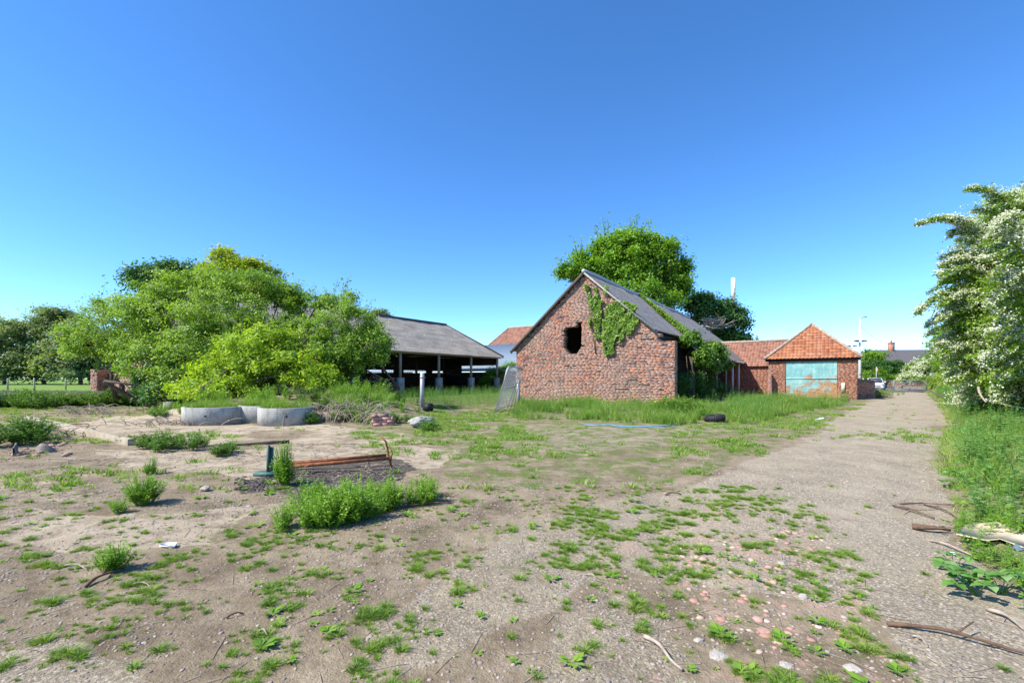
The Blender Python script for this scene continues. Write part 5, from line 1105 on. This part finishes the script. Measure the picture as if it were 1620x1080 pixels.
board([(1513, 852), (1530, 838), (1575, 834), (1590, 838), (1612, 848), (1600, 858), (1560, 862)], .018, 'wood', 'plywood_board', 'pale broken plywood board lying at the foot of the right verge')
board([(1580, 860), (1618, 853), (1640, 868), (1622, 876)], .015, 'wood', 'plywood_offcut', 'smaller pale board offcut touching the right edge')
board([(1494, 871), (1514, 872), (1514, 874), (1495, 873)], .01, 'white', 'white_strip', 'thin white strip near the plywood board')
board([(1289, 664), (1302, 661.5), (1304, 663), (1291, 666)], .03, 'white', 'white_plank', 'short white plank on the grass edge of the track')
board([(252, 866), (262, 862), (280, 862), (276, 868)], .012, 'palestone' if 0 else 'white', 'torn_sheet', 'white torn scrap on the dirt in the left foreground')
M['blue'] = plain('blue grey cloth', (.12, .16, .24), .8, .3, 12)
x, y = g(1613, 872); p = MB(); stone_mesh(p, (x, y, zs(x, y) + .02), .05, .4, .5, 3); tag(p.build('crumpled_rag', M['blue'], None, smooth=True), 'crumpled blue-grey rag beside the boards at the right edge', 'rag')
p = MB(); stone_mesh(p, (*g(324, 776), .03), .07, .4, .5, 2); tag(p.build('rock', M['palestone'], None), 'lone pale stone left of the ash patch', 'rock')
GR = 'stones embedded in the rubble track'
for (u, v, s, m, lab) in ((1137, 1030, .1, 'palestone', 'largest pale jagged stone at the bottom, right of centre'), (1236, 892, .07, 'palestone', 'flat pale stone in the middle of the rubbly patch'), (1270, 945, .07, 'palestone', 'tan slanting stone below the flat pale one'), (1105, 1008, .05, 'palestone', 'pale pebble left of the jagged stone'), (1243, 1052, .05, 'palestone', 'whitish stone at the bottom edge among pink rubble'), (1330, 1003, .045, 'pinkstone', 'pink stone right of the foreground tufts'), (1395, 1035, .06, 'pinkstone', 'pink brick lump near the long dark branch'), (1085, 920, .06, 'pinkstone', 'flattened pink brick piece left of the rubble'), (1335, 976, .03, 'palestone', 'small white stone in the centre of the track'), (1360, 978, .03, 'greystone', 'small dark grey stone right of a white one'), (937, 797, .045, 'greystone', 'dark blue-grey stone on the gravel in mid yard'), (584, 1008, .03, 'palestone', 'small white stone in the lower middle'), (296, 953, .025, 'palestone', 'white pebble in the left foreground'), (1040, 1072, .07, 'pinkstone', 'pink rubble lump at the bottom edge'), (1180, 1060, .05, 'pinkstone', 'small pink lump right of the jagged stone'), (395, 798, .05, 'palestone', 'flat white stone left of the big weed clump'), (1350, 1060, .07, 'palestone', 'broad pale stone at the bottom under the branch'), (1210, 998, .06, 'pinkstone', 'flat pinkish stone beside the middle foreground tuft'), (870, 752, .05, 'greystone', 'dark stone on the far side of the yard'), (800, 782, .035, 'greystone', 'small dark stone near the middle weeds')):
    rock(u, v, s, lab, m, group=GR, sub=2, sink=.35)
# broken pipe shards at the left
for (u, v, w_, h_, a0, lab) in ((27, 718, .2, .24, 2.6, 'left broken shard of concrete pipe by the brambles'), (74, 716, .24, .2, .5, 'right broken shard of concrete pipe, hollow side showing')):
    x, y = g(u, v); z = zs(x, y); p = MB(); n = 9; a = np.linspace(-.75, .75, n) + a0 - math.pi / 2; r1, r0 = .3, .24; tp = h_ * np.clip(1 - np.abs(np.linspace(-1, 1, n) + .35) ** 1.5 * .75, .1, 1); cx_, cy_ = x - .27 * math.cos(a0 - math.pi / 2), y - .27 * math.sin(a0 - math.pi / 2)
    def arc(r_, zz): return np.stack([cx_ + r_ * np.cos(a), cy_ + r_ * np.sin(a), zz + 0 * a], 1)
    p.grid(np.stack([arc(r1, z - .03), arc(r1 - .04, z + tp), arc(r0, z + tp * .97), arc(r0, z - .03)])); p.build('broken_pipe', M['dirtyconcrete'], None, label=lab, cat='pipe', group='broken pipe shards at the left')
p = MB()
for k in range(26):
    u, v = rng.uniform(20, 110), rng.uniform(700, 722); x, y = g(u, v); stone_mesh(p, (x, y, zs(x, y) + .02), .03 + .05 * rng.random(), rng.random() * 6, rng.random(), 1)
p.build('rubble', M['pinkstone'], None, kind='stuff', label='loose rubble around the broken pipe halves', loc=(0, 0, 0))

# ---------------------------------------------------------------- weeds with a shape of their own
def plant(name, label, u, v, tpl, scale, mat, cat='weed', group=None, n=1, spread=0.):
    x, y = g(u, v); root = MB(); k = np.arange(n); a = rng.random(n) * 6.28; q = spread * rng.random(n) ** .5; px_, py_ = x + q * np.cos(a), y + q * np.sin(a)
    pos = np.stack([px_, py_, height(px_, py_)], 1); scatter(root, tpl, pos, scale * (.75 + .5 * rng.random(n)))
    tag(root.build(name, M[mat], None), label, cat, group)
bushy = [tpl_bushy(.42, .26, 560, .045) for _ in range(4)]; tall = [tpl_bushy(.5, .16, 420, .04) for _ in range(3)]
plant('weed_clump', 'dense round weed standing alone at the left with a short shadow', 229, 798, bushy, .95, 'weed', n=4, spread=.07)
plant('weed_clump', 'upright weed growing beside the green end post of the burnt frame', 449, 768, tall, 1.0, 'weed', n=4, spread=.06)
plant('weed_clump', 'small spire-shaped weed above the round one at the left', 239, 750, tall, .5, 'weed', n=3, spread=.05)
plant('weed_clump', 'leafy weed in the left foreground above a forked twig', 181, 899, bushy, .5, 'weed', n=4, spread=.06)
plant('weed_clump', 'low grey-green weed just below the round weed', 188, 812, bushy, .35, 'weed', n=2, spread=.05)
WG = 'big weed clump in front of the burnt frame'
for k, (u, v, s, lab) in enumerate(((470, 828, 1.15, 'left end of the big weed clump'), (500, 832, 1.25, 'front left mound of the big weed clump'), (540, 818, 1.35, 'tallest mound of the big weed clump'), (515, 800, 1.2, 'rear left mound of the big weed clump'), (570, 826, 1.2, 'front mound of the big weed clump over a yellow leaf'), (578, 795, 1.2, 'rear spiky mound of the big weed clump'), (610, 800, 1.0, 'low middle mound of the big weed clump'), (640, 800, 1.0, 'right mound of the big weed clump'), (668, 790, 1.0, 'right end of the big weed clump'), (485, 812, 1.2, 'left rear mound of the big weed clump'))):
    plant('weed_clump', lab, u, v, bushy, s * .68, 'weed', group=WG, n=4, spread=.2)
bram = [tpl_bushy(.5, .45, 520, .085) for _ in range(4)]
for (u, v, s, n, sp, lab) in ((30, 700, 1.1, 6, .8, 'bramble bush at the left edge behind the broken pipes'), (235, 712, .7, 4, .5, 'leafy bramble patch in front of the concrete kerb'), (290, 710, .7, 4, .5, 'bramble patch left of the concrete rings, nearer than the kerb'), (365, 716, .45, 4, .5, 'low bramble patch below the left concrete ring'), (250, 665, .6, 3, .5, 'small bramble at the end of the kerb'), (515, 668, .8, 5, .7, 'brambles tangled with dead stems right of the rings'), (560, 665, 1.0, 5, .7, 'tall brambles between the rings and the brick chunk'), (690, 680, .6, 4, .45, 'dark leafy weeds around the pale rock'), (640, 668, .7, 3, .4, 'leafy weeds between the brick chunk and the rock'), (210, 700, .4, 3, .3, 'low leafy bramble on the kerb end')):
    plant('bramble_bush', lab, u, v, bram, s, 'bramble', 'bramble', 'brambles around the yard edge', n, sp)
for (u, v, s, n, sp, lab) in ((590, 652, 1.5, 7, .8, 'round green bush of cleavers below the right elder'), (615, 648, 1.2, 4, .6, 'green bush end reaching towards the metal post')):
    plant('green_bush', lab, u, v, bushy, s * 1.35, 'weed', 'bush', None, n, sp)
for u in np.arange(-20, 235, 26):
    plant('bramble_bush', 'dark brambles along the low coping wall at the left', u, 644 + rng.normal() * 1.5, bram, 1.35 + .4 * rng.random(), 'bramble', 'bramble', 'brambles along the coping wall', 5, 1.1)
for (u, v, lab) in ((1090, 660, 'pale leafy bramble bush beside the tyre'), (1060, 657, 'bramble bush against the right corner of the gable')):
    plant('bramble_bush', lab, u, v, bram, 1.35, 'ivy', 'bramble', None, 6, .75)
for (u, v, s, n, sp, mt, lab) in ((330, 664, 1.0, 9, .9, 'weed', 'low leafy growth tumbling behind the left concrete ring'), (420, 662, 1.1, 9, .9, 'weed', 'low leafy growth behind the middle concrete ring'), (500, 663, 1.0, 9, .8, 'bramble', 'darker leafy growth behind the right concrete ring'), (548, 658, 1.1, 8, .9, 'weed', 'leafy shoots on the crest right of the rings'), (258, 658, .7, 6, .7, 'weed', 'leafy growth around the small concrete block'), (640, 660, .7, 5, .6, 'weed', 'leafy growth left of the metal post')):
    plant('undergrowth_bush', lab, u, v, bushy, s * 1.3, mt, 'bush', 'undergrowth on the mound', n, sp)
# big-leaved nettles in the right foreground
def nettle_big(u, v, s, label):
    x, y = g(u, v); z = zs(x, y); root = empty('leafy_nettle', (x, y, z), label, 'nettle'); lv = MB(); st = MB()
    for k in range(7):
        a = rng.random() * 6.28; L = s * (.12 + .14 * rng.random()); top = np.array((x + math.cos(a) * L, y + math.sin(a) * L * .7, z + s * (.1 + .14 * rng.random()))); st.tube([(x, y, z), ((x + top[0]) / 2, (y + top[1]) / 2, z + s * .1), top], [.004, .003, .002], 4, .4)
        for q in range(4):
            b = a + q * 1.57 + rng.normal() * .3; d = np.array((math.cos(b), math.sin(b), .05)); sz = s * (.07 + .05 * rng.random()); n = 9; side = np.array((-d[1], d[0], 0)); c = top + d * .01
            t = np.linspace(0, 1, n); wv = .42 * sz * np.sin(math.pi * t ** .65) * (1 + .12 * (np.arange(n) % 2)); dr = -.25 * sz * t ** 2
            M_ = c + d * (sz * t)[:, None] + np.array((0, 0, 1)) * dr[:, None]; P = np.stack([M_ - side * wv[:, None] + (0, 0, .18 * sz) * (wv / sz)[:, None] * 2, M_, M_ + side * wv[:, None] + (0, 0, .18 * sz) * (wv / sz)[:, None] * 2]); lv.grid(P, np.full(3 * n, rng.random()))
    lv.build('leaves', M['nettle'], root, smooth=True); st.build('stems', M['nettle'], root)
nettle_big(1545, 938, .85, 'large-leaved nettle clump at the right foreground'); nettle_big(1585, 935, .75, 'darker nettle clump touching the large one on its right'); nettle_big(1508, 893, .55, 'small nettle left of the plywood board'); nettle_big(1512, 765, .9, 'nettle with broad leaves at the corner of the verge'); nettle_big(1535, 915, .5, 'small nettle above the large foreground clump')

# ---------------------------------------------------------------- ground cover (uncountable): grass, weeds, gravel, straw
def cover(n, region, name, mat, tpls, label, smin, smax, dens, fade=0., uvrange=(-60, 1680), vary=False):
    """region: (v0,v1) rows; dens(u,v,x,y)->0..1; points are spread evenly over the ground itself"""
    v0, v1 = region; Y0, Y1 = CAMH * F / (v1 - HZ), CAMH * F / (v0 - HZ); Y = np.sqrt(rng.uniform(Y0 ** 2, Y1 ** 2, n)); u = rng.uniform(*uvrange, n); Xx = (u - 810) / F * Y; v = HZ + CAMH * F / Y
    k = rng.random(n) < dens(u, v, Xx, Y); Xx, Y = Xx[k], Y[k]; m = len(Y); p = MB(); sc_ = (smin + (smax - smin) * rng.random(m) ** 2)
    if vary: nz = fbm(Xx * .9 + 7, Y * .9, 88); sc_ = sc_ * (.55 + .95 * sstep(.3, .68, nz)); rv = np.clip(1.6 * (fbm(Xx * .6, Y * .6, 99) - .5) + .5 + .22 * rng.normal(size=m), 0, 1)
    else: rv = None
    scatter(p, tpls, np.stack([Xx, Y, height(Xx, Y)], 1), sc_, rvar=rv); print(name, m); return p.build(name, M[mat] if isinstance(mat, str) else mat, None, kind='stuff', label=label, loc=(0, 0, 0))
def tpl_cushion(n, rad, h):
    mb = MB(); a = rng.random(n) * 6.283; q = rad * .55 * rng.random(n) ** .8; el = 1 - q / rad; base = np.stack([np.cos(a) * q, np.sin(a) * q, -.004 + 0 * a], 1)
    strip_blades(mb, base, h * (.55 + .6 * rng.random(n)) * (.5 + .7 * el), .0065 * (.7 + .7 * rng.random(n)), .5 + 1.3 * (1 - el) + .5 * rng.random(n), np.clip(.15 + .45 * rng.random(n) + .3 * (1 - el), 0, 1), a + rng.normal(size=n) * .5); return as_tpl(mb)
tufts = [tpl_cushion(110, .07, .06), tpl_cushion(80, .055, .055), tpl_cushion(150, .09, .065), tpl_cushion(60, .045, .045), tpl_cushion(36, .03, .04)]
tuftsf = [tpl_tuft(22, .09, .06, .014), tpl_tuft(30, .13, .06, .014), tpl_tuft(14, .06, .05, .014)]
ros = [tpl_rosette(12, .06), tpl_rosette(9, .045), tpl_rosette(16, .07)]
A1 = [(1080, 770), (1230, 772), (1340, 850), (1390, 960), (1470, 1100), (1100, 1110), (960, 1000), (860, 880), (900, 790)]
A2 = [(380, 830), (720, 800), (860, 850), (760, 930), (640, 1100), (100, 1100), (150, 900)]
A3 = [(700, 760), (780, 690), (900, 690), (1000, 760), (860, 780)]
def bare(u, v): return in_poly(u, v, [(edge, row) for edge, row in ((1150, 760), (1250, 705), (1350, 655), (1400, 622), (1470, 622), (1490, 660), (1490, 770), (1560, 880), (1700, 1000), (1700, 1110), (1480, 1100), (1390, 950), (1340, 850), (1230, 770))])
def d_fore(u, v, x, y):
    c = fbm(x * 1.6, y * 1.6, 91); c2 = vnoise(x * 5.5, y * 5.5, 17)
    w_ = np.where(in_poly(u, v, A1), .9, np.where(in_poly(u, v, A2), .75, .25)); w_ = np.where(bare(u, v), .015, w_)
    w_ = np.where(in_poly(u, v, [(860, 900), (1000, 900), (1000, 1100), (640, 1100), (700, 960)]), .2, w_)
    return w_ * (.12 + sstep(.36, .56, c)) * sstep(.3, .7, c2) * .8
cover(22000, (770, 1120), 'foreground_weeds', 'tuft', tufts, 'low feathery green weeds sprinkled over the bare yard', .25, .85, d_fore)
cover(1300, (770, 1120), 'rosette_weeds', 'weed', ros, 'small broad-leaved seedlings between the feathery tufts', .4, 1.1, lambda u, v, x, y: .45 * sstep(.4, .6, fbm(x * 1.6, y * 1.6, 8)) * (1 - .9 * bare(u, v)))
def d_mid(u, v, x, y):
    c = fbm(x * .5, y * .5, 55); c2 = vnoise(x * 1.7, y * 1.7, 77)
    g1 = in_poly(u, v, [(820, 680), (1010, 730), (1150, 700), (1330, 648), (1390, 632), (1330, 660), (1230, 712), (1140, 755), (1050, 790), (860, 790), (880, 745), (780, 730)])
    g2 = in_poly(u, v, [(690, 640), (820, 650), (830, 690), (900, 740), (780, 780), (700, 760), (560, 700), (560, 680), (640, 690)])
    g3 = in_poly(u, v, [(1060, 683), (1300, 640), (1400, 625), (1330, 660), (1200, 705), (1060, 720)])
    w_ = .06 + .75 * g1 + .9 * g2 + .6 * g3; w_ = w_ + .3 * ((u < 380) & (v < 800)) + .35 * in_poly(u, v, [(1240, 690), (1480, 675), (1490, 700), (1300, 700)]); w_ = np.where(bare(u, v) & ~in_poly(u, v, [(1240, 680), (1480, 675), (1490, 700), (1300, 704)]), .03, w_)
    return np.clip(w_, 0, 1) * sstep(.36, .55, c) * sstep(.2, .6, c2)
cover(42000, (640, 775), 'yard_grass', 'grass', tuftsf, 'patchy short grass and weeds over the middle of the yard', .7, 1.7, d_mid)
gr1 = []
for k in range(4):
    mb = MB(); n = 26; a = rng.random(n) * 6.28; q = .14 * rng.random(n); strip_blades(mb, np.stack([np.cos(a) * q, np.sin(a) * q, 0 * a], 1), .32 + .25 * rng.random(n), np.full(n, .016), .3 + .5 * rng.random(n), rng.random(n)); gr1.append(as_tpl(mb))
stemp = [tpl_stemplant(.5, 9, .1, .12) for _ in range(5)]
netl = [tpl_stemplant(.6, 11, .085, .15, .5) for _ in range(6)]
def P_(poly): return lambda u, v, x, y: in_poly(u, v, poly) * 1.0 * sstep(.2, .4, vnoise(x * .8, y * .8, 4))
STR = [(812, 662), (1085, 672), (1160, 668), (1160, 655), (1180, 640), (1080, 640), (826, 636), (806, 646)]
GAR = [(1150, 668), (1180, 672), (1250, 655), (1340, 640), (1345, 632), (1150, 630)]
TX, TY = g(1131, 667)
def notyre(x, y): return 1. * ~((np.abs(x - TX + .1) < .55) & (y < TY + .35))
cover(15000, (629, 680), 'tall_grass', 'grass', gr1, 'tall grass and weeds along the foot of the brick barn', .22, .85, lambda u, v, x, y: np.maximum(in_poly(u + 30 * fbm(x, y, 5) - 15, v + 8 * fbm(x * .8, y * .8, 6) - 4, STR) * .95, in_poly(u, v + 10 * fbm(x * .8, y * .8, 6) - 5, GAR) * .95) * sstep(.2, .6, vnoise(x * 1.1, y * 1.1, 14)) * notyre(x, y), uvrange=(760, 1360), vary=True)
cover(9000, (629, 678), 'nettle_bed', 'nettle', netl, 'nettles and docks mixed with the tall grass by the barn and garage', .5, 1.05, lambda u, v, x, y: (in_poly(u, v, STR) * .6 + in_poly(u, v, GAR) * .9) * sstep(.35, .5, fbm(x * .5, y * .5, 3)) * notyre(x, y), uvrange=(760, 1360), vary=True)
SHED = [(540, 650), (560, 618), (800, 612), (830, 640), (780, 648), (640, 650)]
cover(9000, (612, 656), 'shed_weeds', 'nettle', netl, 'weeds growing along the open front of the shed', .9, 1.5, lambda u, v, x, y: in_poly(u, v, [(500, 640), (560, 624), (760, 612), (815, 618), (825, 640), (760, 645), (640, 645)]) * .8, uvrange=(480, 840))
MND = [(280, 640), (300, 622), (560, 618), (640, 640), (600, 672), (520, 668), (490, 655), (290, 652)]
cover(16000, (612, 672), 'mound_grass', 'grass', gr1, 'long grass covering the mound behind the concrete rings', .8, 1.3, lambda u, v, x, y: in_poly(u, v, MND) * .8, uvrange=(270, 660))
cover(2600, (612, 668), 'mound_weeds', 'nettle', netl, 'nettles and young shoots over the mound behind the rings', .7, 1.3, lambda u, v, x, y: in_poly(u, v, MND) * .8, uvrange=(270, 660), vary=True)
rp = MB(); n = 3200
for c, rr in zip(RINGS, (.84, .62, .72)):
    a = rng.random(260) * 6.28; q = rr * rng.random(260) ** .5; z = zs(c[0], c[1] - rr) + .46; scatter(rp, gr1, np.stack([c[0] + q * np.cos(a), c[1] + q * np.sin(a), np.full(260, z)], 1), .25 + .6 * rng.random(260) ** 2); scatter(rp, netl, np.stack([c[0] + q[:60] * np.cos(a[:60]), c[1] + q[:60] * np.sin(a[:60]), np.full(60, z)], 1), .3 + .5 * rng.random(60))
rp.build('ring_grass', M['grass'], None, kind='stuff', label='fine grass growing inside and over the concrete rings', loc=(0, 0, 0))
nearn = [tpl_stemplant(.45, 12, .075, .15, .6) for _ in range(8)]
gr2 = []
for k in range(6):
    mb = MB(); n = 30; a = rng.random(n) * 6.28; q = .16 * rng.random(n); strip_blades(mb, np.stack([np.cos(a) * q, np.sin(a) * q, 0 * a], 1), (.16 + .3 * rng.random(n)) * (.6 + .12 * k), np.full(n, .013), .5 + .9 * rng.random(n), np.clip(.2 + .12 * k + .3 * rng.random(n), 0, 1)); gr2.append(as_tpl(mb))
def right_of(u, v, off=0): return u > edge_right(v) + off * (v - HZ) / 100
# right verge
cover(30000, (612, 900), 'verge_grass', 'grass', gr2, 'thick green grass of the verge right of the track', .4, .8, lambda u, v, x, y: right_of(u, v, -4) * (v < 835) * (1 - .55 * (y > 20)) * sstep(1.0, 0, (u - 1750) / 50.), uvrange=(1440, 1760), vary=True)
cover(15000, (618, 850), 'verge_nettles', 'nettle', nearn, 'bed of nettles and goosegrass in the right verge', .6, 1.35, lambda u, v, x, y: right_of(u, v, 12) * (v < 836) * (.25 + .75 * sstep(.35, .5, fbm(x * .7, y * .7, 12))), uvrange=(1480, 1760), vary=True)
cover(5000, (820, 1120), 'corner_weeds', 'weed', nearn[:3] + tufts[:2], 'low weeds around the boards in the right corner', .25, .6, lambda u, v, x, y: right_of(u, v, -6) * .35 * sstep(.45, .6, fbm(x * 2, y * 2, 9)), uvrange=(1480, 1760))
cover(14000, (606, 640), 'far_grass', 'grass', gr1, 'rough grass at the far edges of the yard', 1., 1.6, lambda u, v, x, y: ((u < 560) & (v < 640) & (y < 42) & ((u < 150) | (v > 628))) * .5, uvrange=(-60, 560))
# brushwood heap right of the garage
x, y = g(1372, 629); pl = empty('brushwood_heap', (x, y, 0), 'heap of cut brushwood and weeds against the dark yard wall', 'brush heap')
p = MB(); n = 420; c = np.stack([x + 1.05 * rng.normal(size=n) * .55, y + .6 * rng.normal(size=n) * .6, np.zeros(n)], 1); c[:, 2] = .55 * np.exp(-((c[:, 0] - x) ** 2) / .8) * rng.random(n)
for k in range(n): q = rng.normal(size=3) * (.45, .3, .1); p.tube([c[k] - q, c[k] + q + (0, 0, .06)], [.014, .008], 3, .5, cap=False)
p.build('twigs', M['deadwood'], pl)
p = MB(); pos = np.stack([x + .3 + 1.1 * rng.normal(size=170) * .6, y + .4 * rng.normal(size=170), np.zeros(170)], 1); pos[:, 2] = .3 * rng.random(170); scatter(p, gr1, pos, .9); p.build('weeds', M['grass'], pl)
# dead stems by the rings
def dead_heap(u, v, n, sx, sy, h, label, L=.9):
    x, y = g(u, v); p = MB(); z = zs(x, y)
    for k in range(n):
        a = np.array((x + sx * rng.normal() * .5, y + sy * rng.normal() * .5, 0.)); a[2] = zs(a[0], a[1]) + .02; q = rng.random() * 6.28; l = L * (.4 + .8 * rng.random()); b = a + np.array((math.cos(q) * l, math.sin(q) * l * .5, h * rng.random())); c = (a + b) / 2 + (0, 0, h * (.4 + .8 * rng.random())); t = np.linspace(0, 1, 7)[:, None]
        p.tube((1 - t) ** 2 * a + 2 * t * (1 - t) * c + t * t * b, np.linspace(.014, .005, 7), 4, .5, cap=False)
    tag(p.build('twig_tangle', M['deadwood'], None), label, 'dead stems', 'tangles of bleached dead stems')
dead_heap(555, 668, 110, 1.4, .8, .6, 'largest tangle of bleached stems, right of the concrete rings')
dead_heap(470, 655, 60, 1.6, .6, .4, 'dead stems draped over the rim of the right concrete ring')
dead_heap(150, 655, 70, 1.8, .8, .35, 'dead stems scattered before the coping wall at the left')
dead_heap(275, 672, 60, 1.6, .6, .22, 'dead stems lying flat left of the concrete rings')
dead_heap(590, 640, 26, 1.0, .4, 1.5, 'tall bare stalks rising in front of the shed posts', 1.0)
dead_heap(60, 690, 40, 1.2, .5, .25, 'dead stems among the brambles at the left edge')
# straw litter and gravel
sm = MB(); n = 2600; v = rng.uniform(655, 1100, n); u = rng.uniform(-40, 1660, n); Y = CAMH * F / (v - HZ); k = rng.random(n) < np.where((v < 760) & (u < 640), 1, .1) * (Y < 14); u, Y = u[k], Y[k]; Xx = (u - 810) / F * Y
for x_, y_ in zip(Xx, Y):
    q = rng.random() * 3.14; l = .03 + .1 * rng.random() * (1 + (y_ > 7)); dx, dy = math.cos(q) * l, math.sin(q) * l; z = zs(x_, y_) + .008; z -= .004; sm.tube([(x_ - dx, y_ - dy, zs(x_ - dx, y_ - dy) + .003), (x_, y_ + rng.normal() * .006, z + .002), (x_ + dx, y_ + dy, zs(x_ + dx, y_ + dy) + .003)], .0022 + .0018 * (y_ > 7), 3, rng.random(), cap=False)
sm.build('straw_litter', M['deadwood'], None, kind='stuff', label='bits of straw and dry stalk littering the ground', loc=(0, 0, 0))
dl = MB()
for k in range(1500):
    u, v = rng.uniform(-40, 660), 645 + 115 * rng.random() ** 1.3; x_, y_ = g(u, v)
    if vnoise(np.array([x_ * .7]), np.array([y_ * .7]), 3)[0] < .42: continue
    q = rng.random() * 6.28; l = .06 + .2 * rng.random(); a = np.array((x_, y_, zs(x_, y_) + .005)); e_ = np.array((x_ + l * math.cos(q), y_ + l * math.sin(q), 0)); e_[2] = zs(e_[0], e_[1]) + .01 + .05 * rng.random(); dl.tube([a, (a + e_) / 2 + (0, 0, .015), e_], [.006, .006, .003], 3, .5, cap=False)
dl.build('dry_litter', M['deadwood'], None, kind='stuff', label='dry stalks and twigs littering the yard in front of the concrete rings', loc=(0, 0, 0))
m, t, b = mat_base('mixed gravel', .9); t.links.new(ramp(t, attr(t), [(0, (.12, .11, .11)), (.35, (.22, .19, .17)), (.6, (.33, .26, .21)), (.85, (.38, .34, .3)), (1, (.62, .58, .52))]), b.inputs['Base Color']); M['gravel'] = m
st = [(V, Fs, r * 0 + rng.random()) for V, Fs, r in (tpl_stone() for _ in range(10))]
cover(30000, (760, 1130), 'gravel', 'gravel', st, 'loose gravel and small stones on the bare ground', .003, .017, lambda u, v, x, y: .25 + .75 * sstep(.42, .6, fbm(x * .9, y * .9, 61)))
cover(9000, (690, 800), 'far_gravel', 'gravel', st, 'loose stones farther up the track and yard', .012, .03, lambda u, v, x, y: .5 * sstep(.45, .6, fbm(x * .6, y * .6, 66)))
m, t, b = mat_base('pink rubble bits', .95); t.links.new(ramp(t, attr(t), [(0, (.3, .15, .11)), (.5, (.45, .28, .22)), (1, (.58, .44, .37))]), b.inputs['Base Color']); M['pinkbits'] = m
cover(5000, (790, 1130), 'brick_rubble', 'pinkbits', [(V * (1, 1, .5), Fs, r * 0 + rng.random()) for V, Fs, r in (tpl_stone() for _ in range(8))], 'crushed pink brick bits worn into the track', .008, .045, lambda u, v, x, y: in_poly(u, v, [(1180, 800), (1300, 850), (1400, 1000), (1450, 1130), (1080, 1130), (1100, 950), (1060, 860)]) * .8 * sstep(.42, .62, fbm(x * 1.3, y * 1.3, 15)))
